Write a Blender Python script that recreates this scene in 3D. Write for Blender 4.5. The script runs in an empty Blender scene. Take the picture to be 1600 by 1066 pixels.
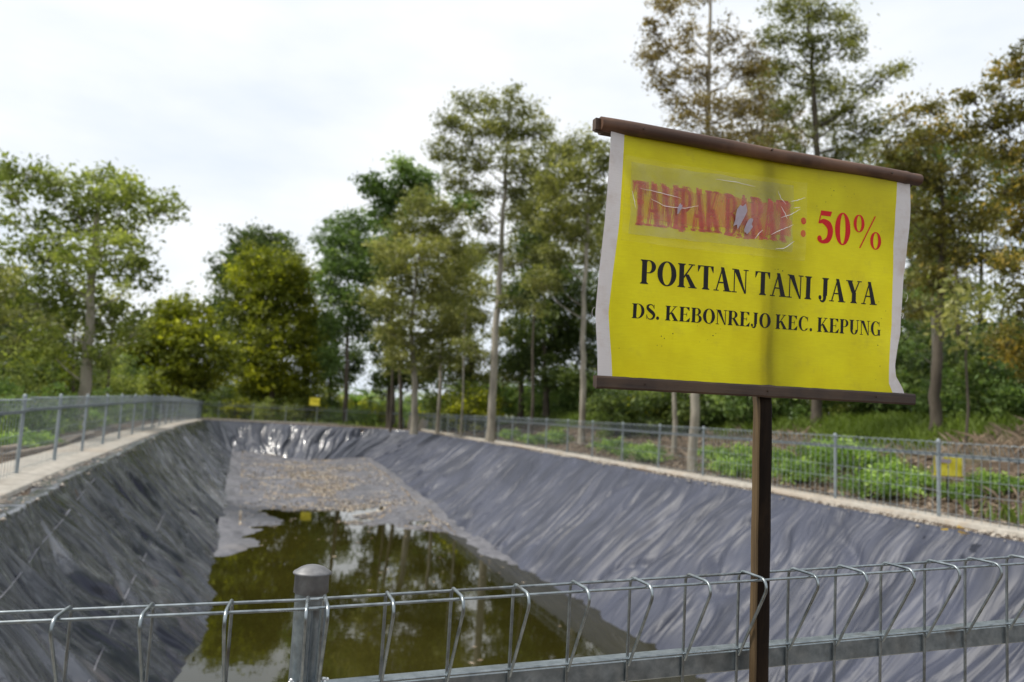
import bpy, math, random
import numpy as np
from mathutils import Vector, Matrix
R = math.radians
rng = np.random.default_rng(7)
random.seed(7)
scene = bpy.context.scene
COL = scene.collection

# ------------------------------------------------------------------ camera
CH = 1.53
pitch, roll = R(5.5), R(3.1)
fw = Vector((0, math.cos(pitch), math.sin(pitch)))
rt0 = Vector((1, 0, 0)); up0 = rt0.cross(fw)
rt = rt0 * math.cos(roll) + up0 * math.sin(roll)
up = -rt0 * math.sin(roll) + up0 * math.cos(roll)
cam_data = bpy.data.cameras.new("camera")
cam = bpy.data.objects.new("camera", cam_data); COL.objects.link(cam)
m = Matrix.Identity(4)
for i in range(3):
    m[i][0] = rt[i]; m[i][1] = up[i]; m[i][2] = -fw[i]
m[2][3] = CH
cam.matrix_world = m
cam_data.sensor_width = 36; cam_data.lens = 28.0
cam_data.clip_start = 0.05; cam_data.clip_end = 2000
cam_data.dof.use_dof = True
cam_data.dof.focus_distance = 2.0
cam_data.dof.aperture_fstop = 3.2
cam_data.dof.aperture_blades = 9
scene.camera = cam
FPX = 1244.4
CP = Vector((0, 0, CH))

def at(px, py, Y):
    """point of the place that lies Y metres ahead along the ground axis"""
    d = fw + rt * ((px - 800) / FPX) - up * ((py - 533) / FPX)
    return CP + d * (Y / d.y)

# ------------------------------------------------------------------ sky, sun
SUN_EL, SUN_AZ = R(56), R(-93)      # azimuth from +Y towards +X
world = bpy.data.worlds.new("World"); scene.world = world
world.use_nodes = True
wt = world.node_tree; wt.nodes.clear()
wo = wt.nodes.new("ShaderNodeOutputWorld"); bg = wt.nodes.new("ShaderNodeBackground")
sky = wt.nodes.new("ShaderNodeTexSky"); sky.sky_type = 'NISHITA'; sky.sun_disc = False
sky.sun_elevation = SUN_EL; sky.sun_rotation = SUN_AZ
sky.air_density = 1.0; sky.dust_density = 2.5
tcw = wt.nodes.new("ShaderNodeTexCoord"); mpw = wt.nodes.new("ShaderNodeMapping")
mpw.inputs['Scale'].default_value = (1.0, 1.0, 2.6)
nzw = wt.nodes.new("ShaderNodeTexNoise"); nzw.inputs['Scale'].default_value = 2.3
nzw.inputs['Detail'].default_value = 6; nzw.inputs['Roughness'].default_value = 0.5
crw = wt.nodes.new("ShaderNodeValToRGB")
crw.color_ramp.elements[0].position = 0.36; crw.color_ramp.elements[0].color = (7.5, 8.15, 8.9, 1)
crw.color_ramp.elements[1].position = 0.62; crw.color_ramp.elements[1].color = (9.7, 9.85, 10.0, 1)
mxw = wt.nodes.new("ShaderNodeMixRGB"); mxw.inputs['Fac'].default_value = 0.93
wt.links.new(tcw.outputs['Generated'], mpw.inputs['Vector'])
wt.links.new(mpw.outputs['Vector'], nzw.inputs['Vector'])
wt.links.new(nzw.outputs['Fac'], crw.inputs['Fac'])
wt.links.new(sky.outputs['Color'], mxw.inputs['Color1'])
wt.links.new(crw.outputs['Color'], mxw.inputs['Color2'])
wt.links.new(mxw.outputs['Color'], bg.inputs['Color'])
bg.inputs['Strength'].default_value = 0.098
wt.links.new(bg.outputs['Background'], wo.inputs['Surface'])

sl = bpy.data.lights.new("sun", 'SUN'); sun = bpy.data.objects.new("sun", sl); COL.objects.link(sun)
sl.energy = 3.4; sl.angle = R(8); sl.color = (1.0, 0.95, 0.86)
sd = Vector((math.sin(SUN_AZ) * math.cos(SUN_EL), math.cos(SUN_AZ) * math.cos(SUN_EL), math.sin(SUN_EL)))
sun.rotation_euler = sd.to_track_quat('Z', 'Y').to_euler()
sun.location = (0, 0, 30)
scene.view_settings.view_transform = 'Standard'
scene.view_settings.look = 'None'
scene.view_settings.exposure = 0.24
scene.view_settings.gamma = 1.0
scene.cycles.max_bounces = 8
scene.cycles.transparent_max_bounces = 12

# ------------------------------------------------------------------ helpers
def tag(o, label=None, cat=None, group=None, kind=None):
    if label: o["label"] = label
    if cat: o["category"] = cat
    if group: o["group"] = group
    if kind: o["kind"] = kind
    return o

def empty(name, loc=(0, 0, 0), label=None, cat=None, group=None):
    o = bpy.data.objects.new(name, None); COL.objects.link(o); o.location = loc
    o.empty_display_size = 0.2
    return tag(o, label, cat, group)

def mesh_np(name, V, F, mats, parent=None, smooth=False, mat_idx=None, uv=None, tint=None):
    """V (n,3); F (m,k) all faces the same size k"""
    V = np.asarray(V, np.float32); F = np.asarray(F, np.int32)
    me = bpy.data.meshes.new(name)
    me.vertices.add(len(V)); me.vertices.foreach_set("co", V.ravel())
    k = F.shape[1]
    me.loops.add(F.size); me.loops.foreach_set("vertex_index", F.ravel())
    me.polygons.add(len(F))
    me.polygons.foreach_set("loop_start", np.arange(len(F), dtype=np.int32) * k)
    me.polygons.foreach_set("loop_total", np.full(len(F), k, np.int32))
    if smooth: me.polygons.foreach_set("use_smooth", np.ones(len(F), bool))
    for mt in (mats if isinstance(mats, (list, tuple)) else [mats]): me.materials.append(mt)
    if mat_idx is not None: me.polygons.foreach_set("material_index", np.asarray(mat_idx, np.int32))
    if uv is not None:
        l = me.uv_layers.new(name="UVMap"); l.data.foreach_set("uv", np.asarray(uv, np.float32)[F.ravel()].ravel())
    if tint is not None:
        a = me.attributes.new("tint", 'FLOAT', 'FACE'); a.data.foreach_set("value", np.asarray(tint, np.float32))
    me.update(calc_edges=True); me.validate()
    o = bpy.data.objects.new(name, me); COL.objects.link(o)
    if parent is not None: o.parent = parent
    return o

class MB:
    """collects pieces into one mesh object"""
    def __init__(s): s.v = []; s.f = []; s.sm = []
    def add(s, vs, fs, smooth=False):
        b = len(s.v); s.v += [tuple(p) for p in vs]; s.f += [tuple(b + i for i in f) for f in fs]; s.sm += [smooth] * len(fs)
    def box(s, c, size, rot=None, bevel=0.0):
        hx, hy, hz = size[0] / 2, size[1] / 2, size[2] / 2
        c = Vector(c); q = rot or Matrix.Identity(3)
        if bevel <= 0:
            vs = [c + q @ Vector((x * hx, y * hy, z * hz)) for x in (-1, 1) for y in (-1, 1) for z in (-1, 1)]
            s.add(vs, [(0, 1, 3, 2), (4, 6, 7, 5), (0, 4, 5, 1), (2, 3, 7, 6), (0, 2, 6, 4), (1, 5, 7, 3)])
        else:
            b = bevel; ring = []
            for z, k in ((-hz, b), (-hz + b, 0), (hz - b, 0), (hz, b)):
                ax, ay = hx - k, hy - k
                bb = b * 0.6
                ring.append([c + q @ Vector(p) for p in ((-ax + bb, -ay, z), (ax - bb, -ay, z), (ax, -ay + bb, z), (ax, ay - bb, z), (ax - bb, ay, z), (-ax + bb, ay, z), (-ax, ay - bb, z), (-ax, -ay + bb, z))])
            vs = sum(ring, []); fs = []
            for r in range(3):
                for i in range(8):
                    j = (i + 1) % 8; fs.append((r * 8 + i, r * 8 + j, r * 8 + 8 + j, r * 8 + 8 + i))
            fs.append(tuple(reversed(range(8)))); fs.append(tuple(range(24, 32)))
            s.add(vs, fs)
    def tube(s, pts, rad, n=8, caps=True, smooth=True, flat=1.0):
        pts = [Vector(p) for p in pts]; m_ = len(pts)
        rads = rad if hasattr(rad, '__len__') else [rad] * m_
        T = []
        for i in range(m_):
            a = pts[max(i - 1, 0)]; b = pts[min(i + 1, m_ - 1)]; T.append((b - a).normalized())
        n0 = T[0].orthogonal().normalized(); vs = []
        for i in range(m_):
            if i: 
                n0 = (n0 - T[i] * n0.dot(T[i])); n0 = n0.normalized() if n0.length > 1e-6 else T[i].orthogonal().normalized()
            b0 = T[i].cross(n0)
            for k in range(n):
                a = 2 * math.pi * k / n
                vs.append(pts[i] + (n0 * math.cos(a) + b0 * math.sin(a) * flat) * rads[i])
        fs = [(i * n + k, i * n + (k + 1) % n, (i + 1) * n + (k + 1) % n, (i + 1) * n + k) for i in range(m_ - 1) for k in range(n)]
        s.add(vs, fs, smooth)
        if caps:
            s.add(vs[:n][::-1], [tuple(range(n))]); s.add(vs[-n:], [tuple(range(n))])
    def lathe(s, c, prof, n=24, axis=None):
        c = Vector(c); vs = []
        for r_, z in prof:
            for k in range(n):
                a = 2 * math.pi * k / n; vs.append(c + Vector((r_ * math.cos(a), r_ * math.sin(a), z)))
        fs = [(i * n + k, i * n + (k + 1) % n, (i + 1) * n + (k + 1) % n, (i + 1) * n + k) for i in range(len(prof) - 1) for k in range(n)]
        s.add(vs, fs, True)
    def build(s, name, mat, parent=None):
        me = bpy.data.meshes.new(name); me.from_pydata(s.v, [], s.f)
        me.polygons.foreach_set("use_smooth", s.sm)
        for mt in (mat if isinstance(mat, (list, tuple)) else [mat]): me.materials.append(mt)
        me.update(); o = bpy.data.objects.new(name, me); COL.objects.link(o)
        if parent is not None: o.parent = parent
        return o

def copy_tree(o, parent=None):
    c = o.copy(); COL.objects.link(c)
    if parent is not None: c.parent = parent
    for ch in [x for x in bpy.data.objects if x.parent == o]: copy_tree(ch, c)
    return c

_lat = rng.random((512, 512))
def vnoise(x, y, seed=0):
    x = np.asarray(x, float) + seed * 17.31; y = np.asarray(y, float) + seed * 9.73
    xi = np.floor(x).astype(int); yi = np.floor(y).astype(int); fx = x - xi; fy = y - yi
    fx = fx * fx * (3 - 2 * fx); fy = fy * fy * (3 - 2 * fy)
    a = _lat[xi % 512, yi % 512]; b = _lat[(xi + 1) % 512, yi % 512]; c = _lat[xi % 512, (yi + 1) % 512]; d = _lat[(xi + 1) % 512, (yi + 1) % 512]
    return (a * (1 - fx) + b * fx) * (1 - fy) + (c * (1 - fx) + d * fx) * fy
def fbm(x, y, seed=0, o=4):
    s = 0; a = 0.5; 
    for k in range(o): s = s + a * vnoise(x * 2 ** k, y * 2 ** k, seed + k * 3); a *= 0.5
    return s
def sstep(a, b, x):
    t = np.clip((x - a) / (b - a), 0, 1); return t * t * (3 - 2 * t)

# ------------------------------------------------------------------ materials
class NT:
    def __init__(s, name):
        s.m = bpy.data.materials.new(name); s.m.use_nodes = True; s.t = s.m.node_tree; s.b = s.t.nodes["Principled BSDF"]
        s.out = s.t.nodes["Material Output"]
    def n(s, ty, **kw):
        nd = s.t.nodes.new(ty)
        for k, v in kw.items():
            if k in nd.inputs: nd.inputs[k].default_value = v
            else: setattr(nd, k, v)
        return nd
    def l(s, a, b): s.t.links.new(a, b)
    def set(s, **kw):
        for k, v in kw.items():
            s.b.inputs[k.replace('_', ' ')].default_value = v
    def coords(s, kind='Object', scale=(1, 1, 1), rot=(0, 0, 0)):
        tc = s.n("ShaderNodeTexCoord"); mp = s.n("ShaderNodeMapping"); mp.inputs['Scale'].default_value = scale; mp.inputs['Rotation'].default_value = rot
        s.l(tc.outputs[kind], mp.inputs['Vector']); return mp.outputs['Vector']
    def noise(s, vec, scale, detail=5, rough=0.55, dist=0.0):
        nz = s.n("ShaderNodeTexNoise"); nz.inputs['Scale'].default_value = scale; nz.inputs['Detail'].default_value = detail
        nz.inputs['Roughness'].default_value = rough; nz.inputs['Distortion'].default_value = dist
        s.l(vec, nz.inputs['Vector']); return nz.outputs['Fac']
    def ramp(s, fac, stops):
        cr = s.n("ShaderNodeValToRGB"); e = cr.color_ramp.elements
        while len(e) < len(stops): e.new(0.5)
        for el, (p, c) in zip(e, stops):
            el.position = p; el.color = (*c, 1) if hasattr(c, '__len__') else (c, c, c, 1)
        s.l(fac, cr.inputs['Fac']); return cr.outputs['Color']
    def mix(s, fac, a, b, mode='MIX'):
        mx = s.n("ShaderNodeMixRGB", blend_type=mode)
        for sk, v in ((mx.inputs['Fac'], fac), (mx.inputs['Color1'], a), (mx.inputs['Color2'], b)):
            if hasattr(v, 'links'): s.l(v, sk)
            else: sk.default_value = v if isinstance(v, float) else (*v, 1)
        return mx.outputs['Color']
    def bump(s, h, strength=0.3, dist=0.01, prev=None):
        b = s.n("ShaderNodeBump"); b.inputs['Strength'].default_value = strength; b.inputs['Distance'].default_value = dist
        s.l(h, b.inputs['Height']); 
        if prev is not None: s.l(prev, b.inputs['Normal'])
        return b.outputs['Normal']

def mat_simple(name, c1, c2, scale, rough=0.8, metallic=0.0, bump=0.2, bdist=0.01, sc=(1, 1, 1), kind='Object', r2=None):
    t = NT(name); v = t.coords(kind, sc); f = t.noise(v, scale)
    t.l(t.ramp(f, [(0.3, c1), (0.7, c2)]), t.b.inputs['Base Color'])
    t.set(Roughness=rough, Metallic=metallic)
    if r2 is not None: t.l(t.ramp(f, [(0.3, rough), (0.7, r2)]), t.b.inputs['Roughness'])
    f2 = t.noise(v, scale * 3)
    t.l(t.bump(f2, bump, bdist), t.b.inputs['Normal'])
    return t.m

def leaf_mat(name, ca, cb, cc=None, transl=0.42, rough=0.5):
    t = NT(name)
    a = t.n("ShaderNodeAttribute", attribute_name="tint")
    stops = [(0.0, ca), (0.75, cb)] + ([(1.0, cc)] if cc else [])
    col = t.ramp(a.outputs['Fac'], stops)
    t.l(col, t.b.inputs['Base Color']); t.set(Roughness=rough, Specular_IOR_Level=0.35)
    tr = t.n("ShaderNodeBsdfTranslucent"); ms = t.n("ShaderNodeMixShader"); ms.inputs[0].default_value = transl
    c2 = t.mix(1.0, col, (1.25, 1.3, 0.7), 'MULTIPLY')
    t.l(c2, tr.inputs['Color']); t.l(t.b.outputs[0], ms.inputs[1]); t.l(tr.outputs[0], ms.inputs[2]); t.l(ms.outputs[0], t.out.inputs['Surface'])
    return t.m

M = {}
M['leaf_olive'] = leaf_mat('leaf_olive', (0.0882, 0.1021, 0.0296), (0.252, 0.2621, 0.0775), (0.4032, 0.3898, 0.1368))
M['leaf_light'] = leaf_mat('leaf_light', (0.0991, 0.131, 0.0299), (0.2645, 0.3104, 0.069), (0.4364, 0.4692, 0.138))
M['leaf_yellow'] = leaf_mat('leaf_yellow', (0.0619, 0.0809, 0.0098), (0.2136, 0.2417, 0.0195), (0.5171, 0.5171, 0.0391))
M['leaf_dark'] = leaf_mat('leaf_dark', (0.0452, 0.0716, 0.0223), (0.1132, 0.1602, 0.043), (0.2262, 0.2828, 0.0798))
M['leaf_fresh'] = leaf_mat('leaf_fresh', (0.062, 0.1058, 0.0278), (0.1588, 0.2446, 0.0696), (0.3036, 0.3967, 0.1265))
M['leaf_brown'] = leaf_mat('leaf_brown', (0.121, 0.0924, 0.0317), (0.2783, 0.2137, 0.0772), (0.4114, 0.3119, 0.1386))
M['leaf_autumn'] = leaf_mat('leaf_autumn', (0.069, 0.066, 0.0162), (0.2127, 0.1925, 0.0405), (0.46, 0.319, 0.063))
M['leaf_herb'] = leaf_mat('leaf_herb', (0.075, 0.1365, 0.0264), (0.2125, 0.351, 0.06), (0.425, 0.572, 0.144))
M['grass'] = leaf_mat('grass_blades', (0.065, 0.10, 0.020), (0.19, 0.26, 0.045), (0.36, 0.42, 0.11))
M['litter'] = leaf_mat('litter', (0.22, 0.16, 0.11), (0.46, 0.38, 0.29), (0.70, 0.64, 0.54), transl=0.05, rough=0.8)
M['bark_pale'] = mat_simple('bark_pale', (0.17, 0.15, 0.115), (0.40, 0.36, 0.29), 3.0, 0.9, bump=0.5, bdist=0.03, sc=(1, 1, 0.35))
M['bark_dark'] = mat_simple('bark_dark', (0.045, 0.035, 0.025), (0.12, 0.10, 0.075), 3.0, 0.95, bump=0.5, bdist=0.03, sc=(1, 1, 0.35))
M['galv_far'] = mat_simple('galvanised_far', (0.20, 0.23, 0.25), (0.34, 0.38, 0.40), 6.0, 0.5, 0.3, bump=0.05)
t = NT('concrete'); v = t.coords('Object'); a_ = t.noise(v, 1.3, 7, .7); b_ = t.noise(v, 6, 6, .7); c_ = t.noise(v, .5, 5, .7, .8)
c = t.ramp(b_, [(.3, (.27, .245, .21)), (.7, (.46, .43, .38))]); c = t.mix(t.ramp(a_, [(.50, 0.0), (.72, .65)]), c, (.17, .145, .115)); c = t.mix(t.ramp(c_, [(.52, 0.0), (.60, .5)]), c, (.36, .29, .22))
t.l(c, t.b.inputs['Base Color']); t.set(Roughness=.92); t.l(t.bump(b_, .6, .02), t.b.inputs['Normal']); M['concrete'] = t.m
M['rubble'] = mat_simple('rubble', (0.24, 0.20, 0.16), (0.52, 0.47, 0.40), 4, 0.95, bump=0.4)
M['timber'] = mat_simple('timber', (0.20, 0.15, 0.11), (0.42, 0.35, 0.28), 5, 0.9, bump=0.4, sc=(1, 0.2, 1))
M['stick'] = mat_simple('dry_bamboo', (0.22, 0.17, 0.10), (0.40, 0.33, 0.22), 5, 0.8)

def galv(name, lo, hi, metal=0.75, rough=0.36):
    t = NT(name); v = t.coords('Object')
    f = t.noise(v, 38, 4, 0.6); g = t.noise(v, 7, 4, 0.6)
    c = t.ramp(f, [(0.30, lo), (0.72, hi)])
    spots = t.ramp(g, [(0.60, 0.0), (0.74, 1.0)])
    c = t.mix(spots, c, (0.10, 0.085, 0.065))
    t.l(c, t.b.inputs['Base Color']); t.set(Metallic=metal)
    t.l(t.ramp(g, [(0.3, rough), (0.7, rough + 0.22)]), t.b.inputs['Roughness'])
    t.l(t.bump(t.noise(v, 160, 3), 0.12, 0.001), t.b.inputs['Normal']); return t.m
M['galv_wire'] = galv('galvanised_wire', (0.16, 0.185, 0.20), (0.36, 0.40, 0.42), 0.9, 0.24)
M['galv_tube'] = galv('galvanised_tube', (0.16, 0.19, 0.21), (0.31, 0.35, 0.375), 0.8, 0.28)
M['galv_cap'] = galv('cap_metal', (0.12, 0.12, 0.125), (0.22, 0.22, 0.225), 0.5, 0.42)
M['weld'] = mat_simple('weld', (0.55, 0.57, 0.58), (0.8, 0.82, 0.84), 60, 0.35, 0.6, bump=0.4, bdist=0.002)

# pond liner
t = NT('liner'); v = t.coords('UV')
mp1 = t.n("ShaderNodeMapping"); mp1.inputs['Scale'].default_value = (2.6, 0.55, 1); t.l(v, mp1.inputs['Vector'])
f1 = t.noise(mp1.outputs[0], 1.5, 6, 0.6, 0.9)
mp2 = t.n("ShaderNodeMapping"); mp2.inputs['Scale'].default_value = (1.0, 0.6, 1); mp2.inputs['Location'].default_value = (3.1, 7.7, 0); t.l(v, mp2.inputs['Vector'])
f2 = t.noise(mp2.outputs[0], 0.9, 6, 0.65, 0.5)
dust = t.ramp(f2, [(0.35, 0.0), (0.68, 1.0)])
base = t.mix(dust, (0.020, 0.025, 0.046), (0.060, 0.068, 0.106))
f3 = t.noise(mp1.outputs[0], 2.0, 4, 0.5, 0.4)
base = t.mix(t.ramp(f3, [(0.60, 0.0), (0.80, 0.30)]), base, (0.135, 0.14, 0.168))  # pale streaks in the base colour, painted highlights of the folds
gl_ = t.n("ShaderNodeAttribute", attribute_name="gloss")
rmix = t.n("ShaderNodeMixRGB"); rmix.inputs['Color1'].default_value = (.52, .52, .52, 1); t.l(gl_.outputs['Fac'], rmix.inputs['Fac'])
dk = t.n("ShaderNodeMapRange"); dk.inputs['To Min'].default_value = .85; dk.inputs['To Max'].default_value = .72; t.l(gl_.outputs['Fac'], dk.inputs['Value'])  # darker base towards the left slope, its shade put into the colour
vm = t.n("ShaderNodeVectorMath", operation='SCALE'); t.l(base, vm.inputs[0]); t.l(dk.outputs[0], vm.inputs['Scale'])
t.l(vm.outputs[0], t.b.inputs['Base Color'])
t.l(t.ramp(f2, [(0.35, 0.20), (0.68, 0.36)]), rmix.inputs['Color2']); t.l(rmix.outputs[0], t.b.inputs['Roughness'])
t.set(Specular_IOR_Level=0.55, Coat_Roughness=.13, Coat_IOR=1.8)
t.l(gl_.outputs['Fac'], t.b.inputs['Coat Weight'])
mp3 = t.n("ShaderNodeMapping"); mp3.inputs['Scale'].default_value = (2.4, 0.30, 1); t.l(v, mp3.inputs['Vector'])
f4 = t.ramp(t.noise(mp3.outputs[0], 1.1, 3, 0.5, 0.7), [(0.30, 0.0), (0.48, 0.9), (0.52, 0.15), (0.70, 1.0)])
mp5 = t.n("ShaderNodeMapping"); mp5.inputs['Scale'].default_value = (1.7, 0.14, 1); mp5.inputs['Rotation'].default_value = (0, 0, .25); t.l(v, mp5.inputs['Vector'])
f5 = t.ramp(t.noise(mp5.outputs[0], 1.3, 3, 0.5, 0.7), [(0.36, 0.1), (0.47, 0.75), (0.5, 1.0), (0.515, 0.0), (0.62, 0.8), (0.635, 0.3), (0.8, 0.6)])
sc_ = t.n("ShaderNodeMath", operation='MULTIPLY_ADD'); t.l(gl_.outputs['Fac'], sc_.inputs[0]); sc_.inputs[1].default_value = .06; sc_.inputs[2].default_value = .25
def bmp(h, dist, prev=None):
    b = t.n("ShaderNodeBump"); b.inputs['Distance'].default_value = dist; t.l(sc_.outputs[0], b.inputs['Strength']); t.l(h, b.inputs['Height'])
    if prev is not None: t.l(prev, b.inputs['Normal'])
    return b.outputs['Normal']
nb = bmp(f4, 0.06); nb = bmp(f5, 0.10, nb); nb = bmp(f1, 0.012, nb); nb = t.bump(f3, 0.10, 0.006, nb)
t.l(nb, t.b.inputs['Normal']); mp6 = t.n("ShaderNodeMapping"); mp6.inputs['Scale'].default_value = (1.5, 0.20, 1); mp6.inputs['Rotation'].default_value = (0, 0, .12); t.l(v, mp6.inputs['Vector'])
f6 = t.noise(mp6.outputs[0], 1.6, 2, 0.45, 0.9)
t.l(t.bump(f6, 0.75, 0.16), t.b.inputs['Coat Normal']); M['liner'] = t.m

t = NT('pond_floor'); v = t.coords('Object')
f1 = t.noise(v, 0.55, 6, 0.65); f2 = t.noise(v, 3.5, 6, 0.7); f3 = t.noise(v, 1.3, 6, 0.7, 0.6)
c = t.ramp(f2, [(0.3, (0.080, 0.082, 0.098)), (0.7, (0.175, 0.172, 0.190))])
c = t.mix(t.ramp(f1, [(0.55, 0.0), (0.75, 0.5)]), c, (0.20, 0.175, 0.15))
c = t.mix(t.ramp(f3, [(0.56, 0.0), (0.7, 0.6)]), c, (0.060, 0.060, 0.068))
t.l(c, t.b.inputs['Base Color']); t.l(t.ramp(f3, [(0.4, 0.65), (0.65, 0.3)]), t.b.inputs['Roughness'])
t.l(t.bump(f2, 0.6, 0.05), t.b.inputs['Normal']); M['pond_floor'] = t.m

t = NT('water'); v = t.coords('Object')
f1 = t.noise(v, 0.30, 4, 0.5)
t.l(t.ramp(f1, [(0.35, (0.017, 0.0155, 0.003)), (0.65, (0.028, 0.025, 0.005))]), t.b.inputs['Base Color'])
t.set(Roughness=0.02, IOR=1.333)
t.l(t.bump(t.noise(v, 2.2, 3), 0.05, 0.02), t.b.inputs['Normal']); M['water'] = t.m

t = NT('ground'); v = t.coords('Object')
f1 = t.noise(v, 0.22, 6, 0.62); f2 = t.noise(v, 1.9, 6, 0.7); f3 = t.noise(v, 7.0, 4, 0.7)
soil = t.ramp(f2, [(0.3, (0.045, 0.032, 0.023)), (0.72, (0.15, 0.112, 0.080))])
grn = t.ramp(f3, [(0.3, (0.035, 0.055, 0.014)), (0.7, (0.10, 0.14, 0.035))])
ga_ = t.n("ShaderNodeAttribute", attribute_name="green")
c = t.mix(ga_.outputs['Fac'], soil, grn)
t.l(c, t.b.inputs['Base Color']); t.set(Roughness=0.95, Specular_IOR_Level=0.2)
t.l(t.bump(f2, 0.7, 0.15), t.b.inputs['Normal']); M['ground'] = t.m

# ------------------------------------------------------------------ terrain heights
ctrl = np.array([(-3.8, 1.0, -.12), (-1, 1.65, -.11), (-.3, 1.8, -.075), (1.5, 2.35, .005), (4, 3.1, .10), (8.9, 4.6, .30), (-5.5, 6.4, .10),
    (-7.33, 12.1, .25), (-8.0, 14.1, .28), (-8.7, 16.2, .30), (-10.26, 20.8, .36), (-12, 25.9, .41), (-14.5, 34, .46), (-17.5, 43, .40), (-20.5, 54, .30),
    (7.1, 11, .32), (5.8, 14.5, .33), (3.4, 25, .34), (-2, 43, .32), (-7.9, 64, .30), (-14, 59, .31), (-15, 51, .33), (30, 20, .35), (-40, 20, .3)], float)
_D = np.hypot(ctrl[:, None, 0] - ctrl[None, :, 0], ctrl[:, None, 1] - ctrl[None, :, 1])
_W = np.linalg.solve(_D + 1e-6 * np.eye(len(ctrl)), ctrl[:, 2] - 0.3)
def zg(x, y):
    x = np.clip(np.asarray(x, float), -40, 30); y = np.clip(np.asarray(y, float), -5, 66)
    sh = x.shape; x = x.ravel(); y = y.ravel(); out = np.full(x.shape, 0.3)
    for (cx, cy, _), w in zip(ctrl, _W): out += w * np.hypot(x - cx, y - cy)
    return np.clip(out, -0.3, 0.6).reshape(sh)
def d_right(x, y): return (np.asarray(x) - (6.7 - .28 * (np.asarray(y) - 12.4))) / math.hypot(1, .28)
def d_left(x, y): return ((-7.33 - .32 * (np.asarray(y) - 12.14)) - np.asarray(x)) / math.hypot(1, .32)
def zt(x, y):
    x = np.asarray(x, float); y = np.asarray(y, float)
    dr = d_right(x, y); dl = d_left(x, y)
    z = zg(x, y)
    z = z + (1.45 + 0.3 * vnoise(x * .15, y * .15, 2)) * sstep(0.9, 7.5, dr) * (1 - 0.5 * sstep(46, 64, y)) * sstep(2, 9, y)
    z = z + 0.35 * sstep(1.2, 6, dl)
    out = np.maximum(np.maximum(dr, dl), np.maximum(y - 62, -y))
    z = z + (vnoise(x * 1.1, y * 1.1, 5) - .5) * 0.16 * sstep(0.6, 2.5, out)
    z = z + (vnoise(x * .3, y * .3, 6) - .5) * 0.4 * sstep(2.5, 8, out)
    return z
def gz(x, y): return float(zt(np.array([x]), np.array([y]))[0])

# ------------------------------------------------------------------ loops round the pond
def line(p, q):
    p = np.array(p, float); q = np.array(q, float); return p, (q - p) / np.linalg.norm(q - p)
def isect(l1, l2):
    A = np.array([l1[1], -l2[1]]).T; t_ = np.linalg.solve(A, l2[0] - l1[0]); return l1[0] + l1[1] * t_[0]
def inset(l, d): return l[0] + np.array([-l[1][1], l[1][0]]) * d, l[1]      # to the left of the direction
# order counter-clockwise: near (left to right), right (near to far), far (right to left), left (far to near)
def loop(lines, radii, ns, nc=70):
    """corner k lies between lines k-1 and k; radii[k] its fillet"""
    C = [isect(lines[k - 1], lines[k]) for k in range(4)]
    arcs = []
    for k in range(4):
        d0 = lines[k - 1][1]; d1 = lines[k][1]; c = C[k]; th = math.acos(np.clip(d0 @ d1, -1, 1)); L = radii[k] * math.tan(th / 2)
        a = c - d0 * L; n_ = np.array([-d0[1], d0[0]]); o = a + n_ * radii[k]
        a0 = math.atan2(*(a - o)[::-1]); ts = np.linspace(0, th, nc)
        arcs.append(np.array([o + radii[k] * np.array([math.cos(a0 + q), math.sin(a0 + q)]) for q in ts]))
    P = []
    for k in range(4):
        P.append(arcs[k]); a = arcs[k][-1]; b = arcs[(k + 1) % 4][0]; ts = np.linspace(0, 1, ns[k] + 2)[1:-1]
        P.append(a + (b - a) * ts[:, None])
    return np.vstack(P)
f_near = line((-.26, 1.825), (1.46, 2.345)); f_right = line((6.7, 12.4), (6.7 - .28 * 50, 62.4))
f_far = line((-7.9, 64.3), (-20.7, 54.6)); f_left = line((-7.33 - .32 * 42, 54.14), (-7.33, 12.14))
r_near = line((0, 2.95), (4, 4.07)); r_right = line((5.85, 12), (5.85 - .29 * 40, 52)); r_far = line((-8, 52.9), (-17.5, 50.5)); r_left = line((-5.92 - .328 * 37, 47.3), (-5.92, 10.3))
t_near = line((0, 6.0), (4, 7.12)); t_right = line((1.95, 13.8), (1.95 - .3 * 30, 43.8)); t_far = line((-8, 50.6), (-17, 48.4)); t_left = line((-3.5 - .332 * 40, 50.84), (-3.5, 10.84))
NS = [240, 980, 240, 980]
rim = loop([r_near, r_right, r_far, r_left], [1.6, 3.2, 2.5, 2.5], NS)
toe = loop([t_near, t_right, t_far, t_left], [0.8, 1.4, 1.0, 1.0], NS)
def zfloor(y): return -2.13 - (29.6 - np.asarray(y, float)) * 0.0235
N = len(rim)
def normals(P):
    d = np.roll(P, -1, 0) - np.roll(P, 1, 0); d /= np.linalg.norm(d, axis=1)[:, None]; return np.stack([d[:, 1], -d[:, 0]], 1)   # outward
rn = normals(rim)
seg = np.linalg.norm(np.roll(rim, -1, 0) - rim, axis=1); S = np.concatenate([[0], np.cumsum(seg)[:-1]])
wob = (fbm(S * .35, S * 0, 3) - .47) * 0.30 + (vnoise(S * 2.1, S * 0, 9) - .5) * 0.07
rimw = rim + rn * wob[:, None]

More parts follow.
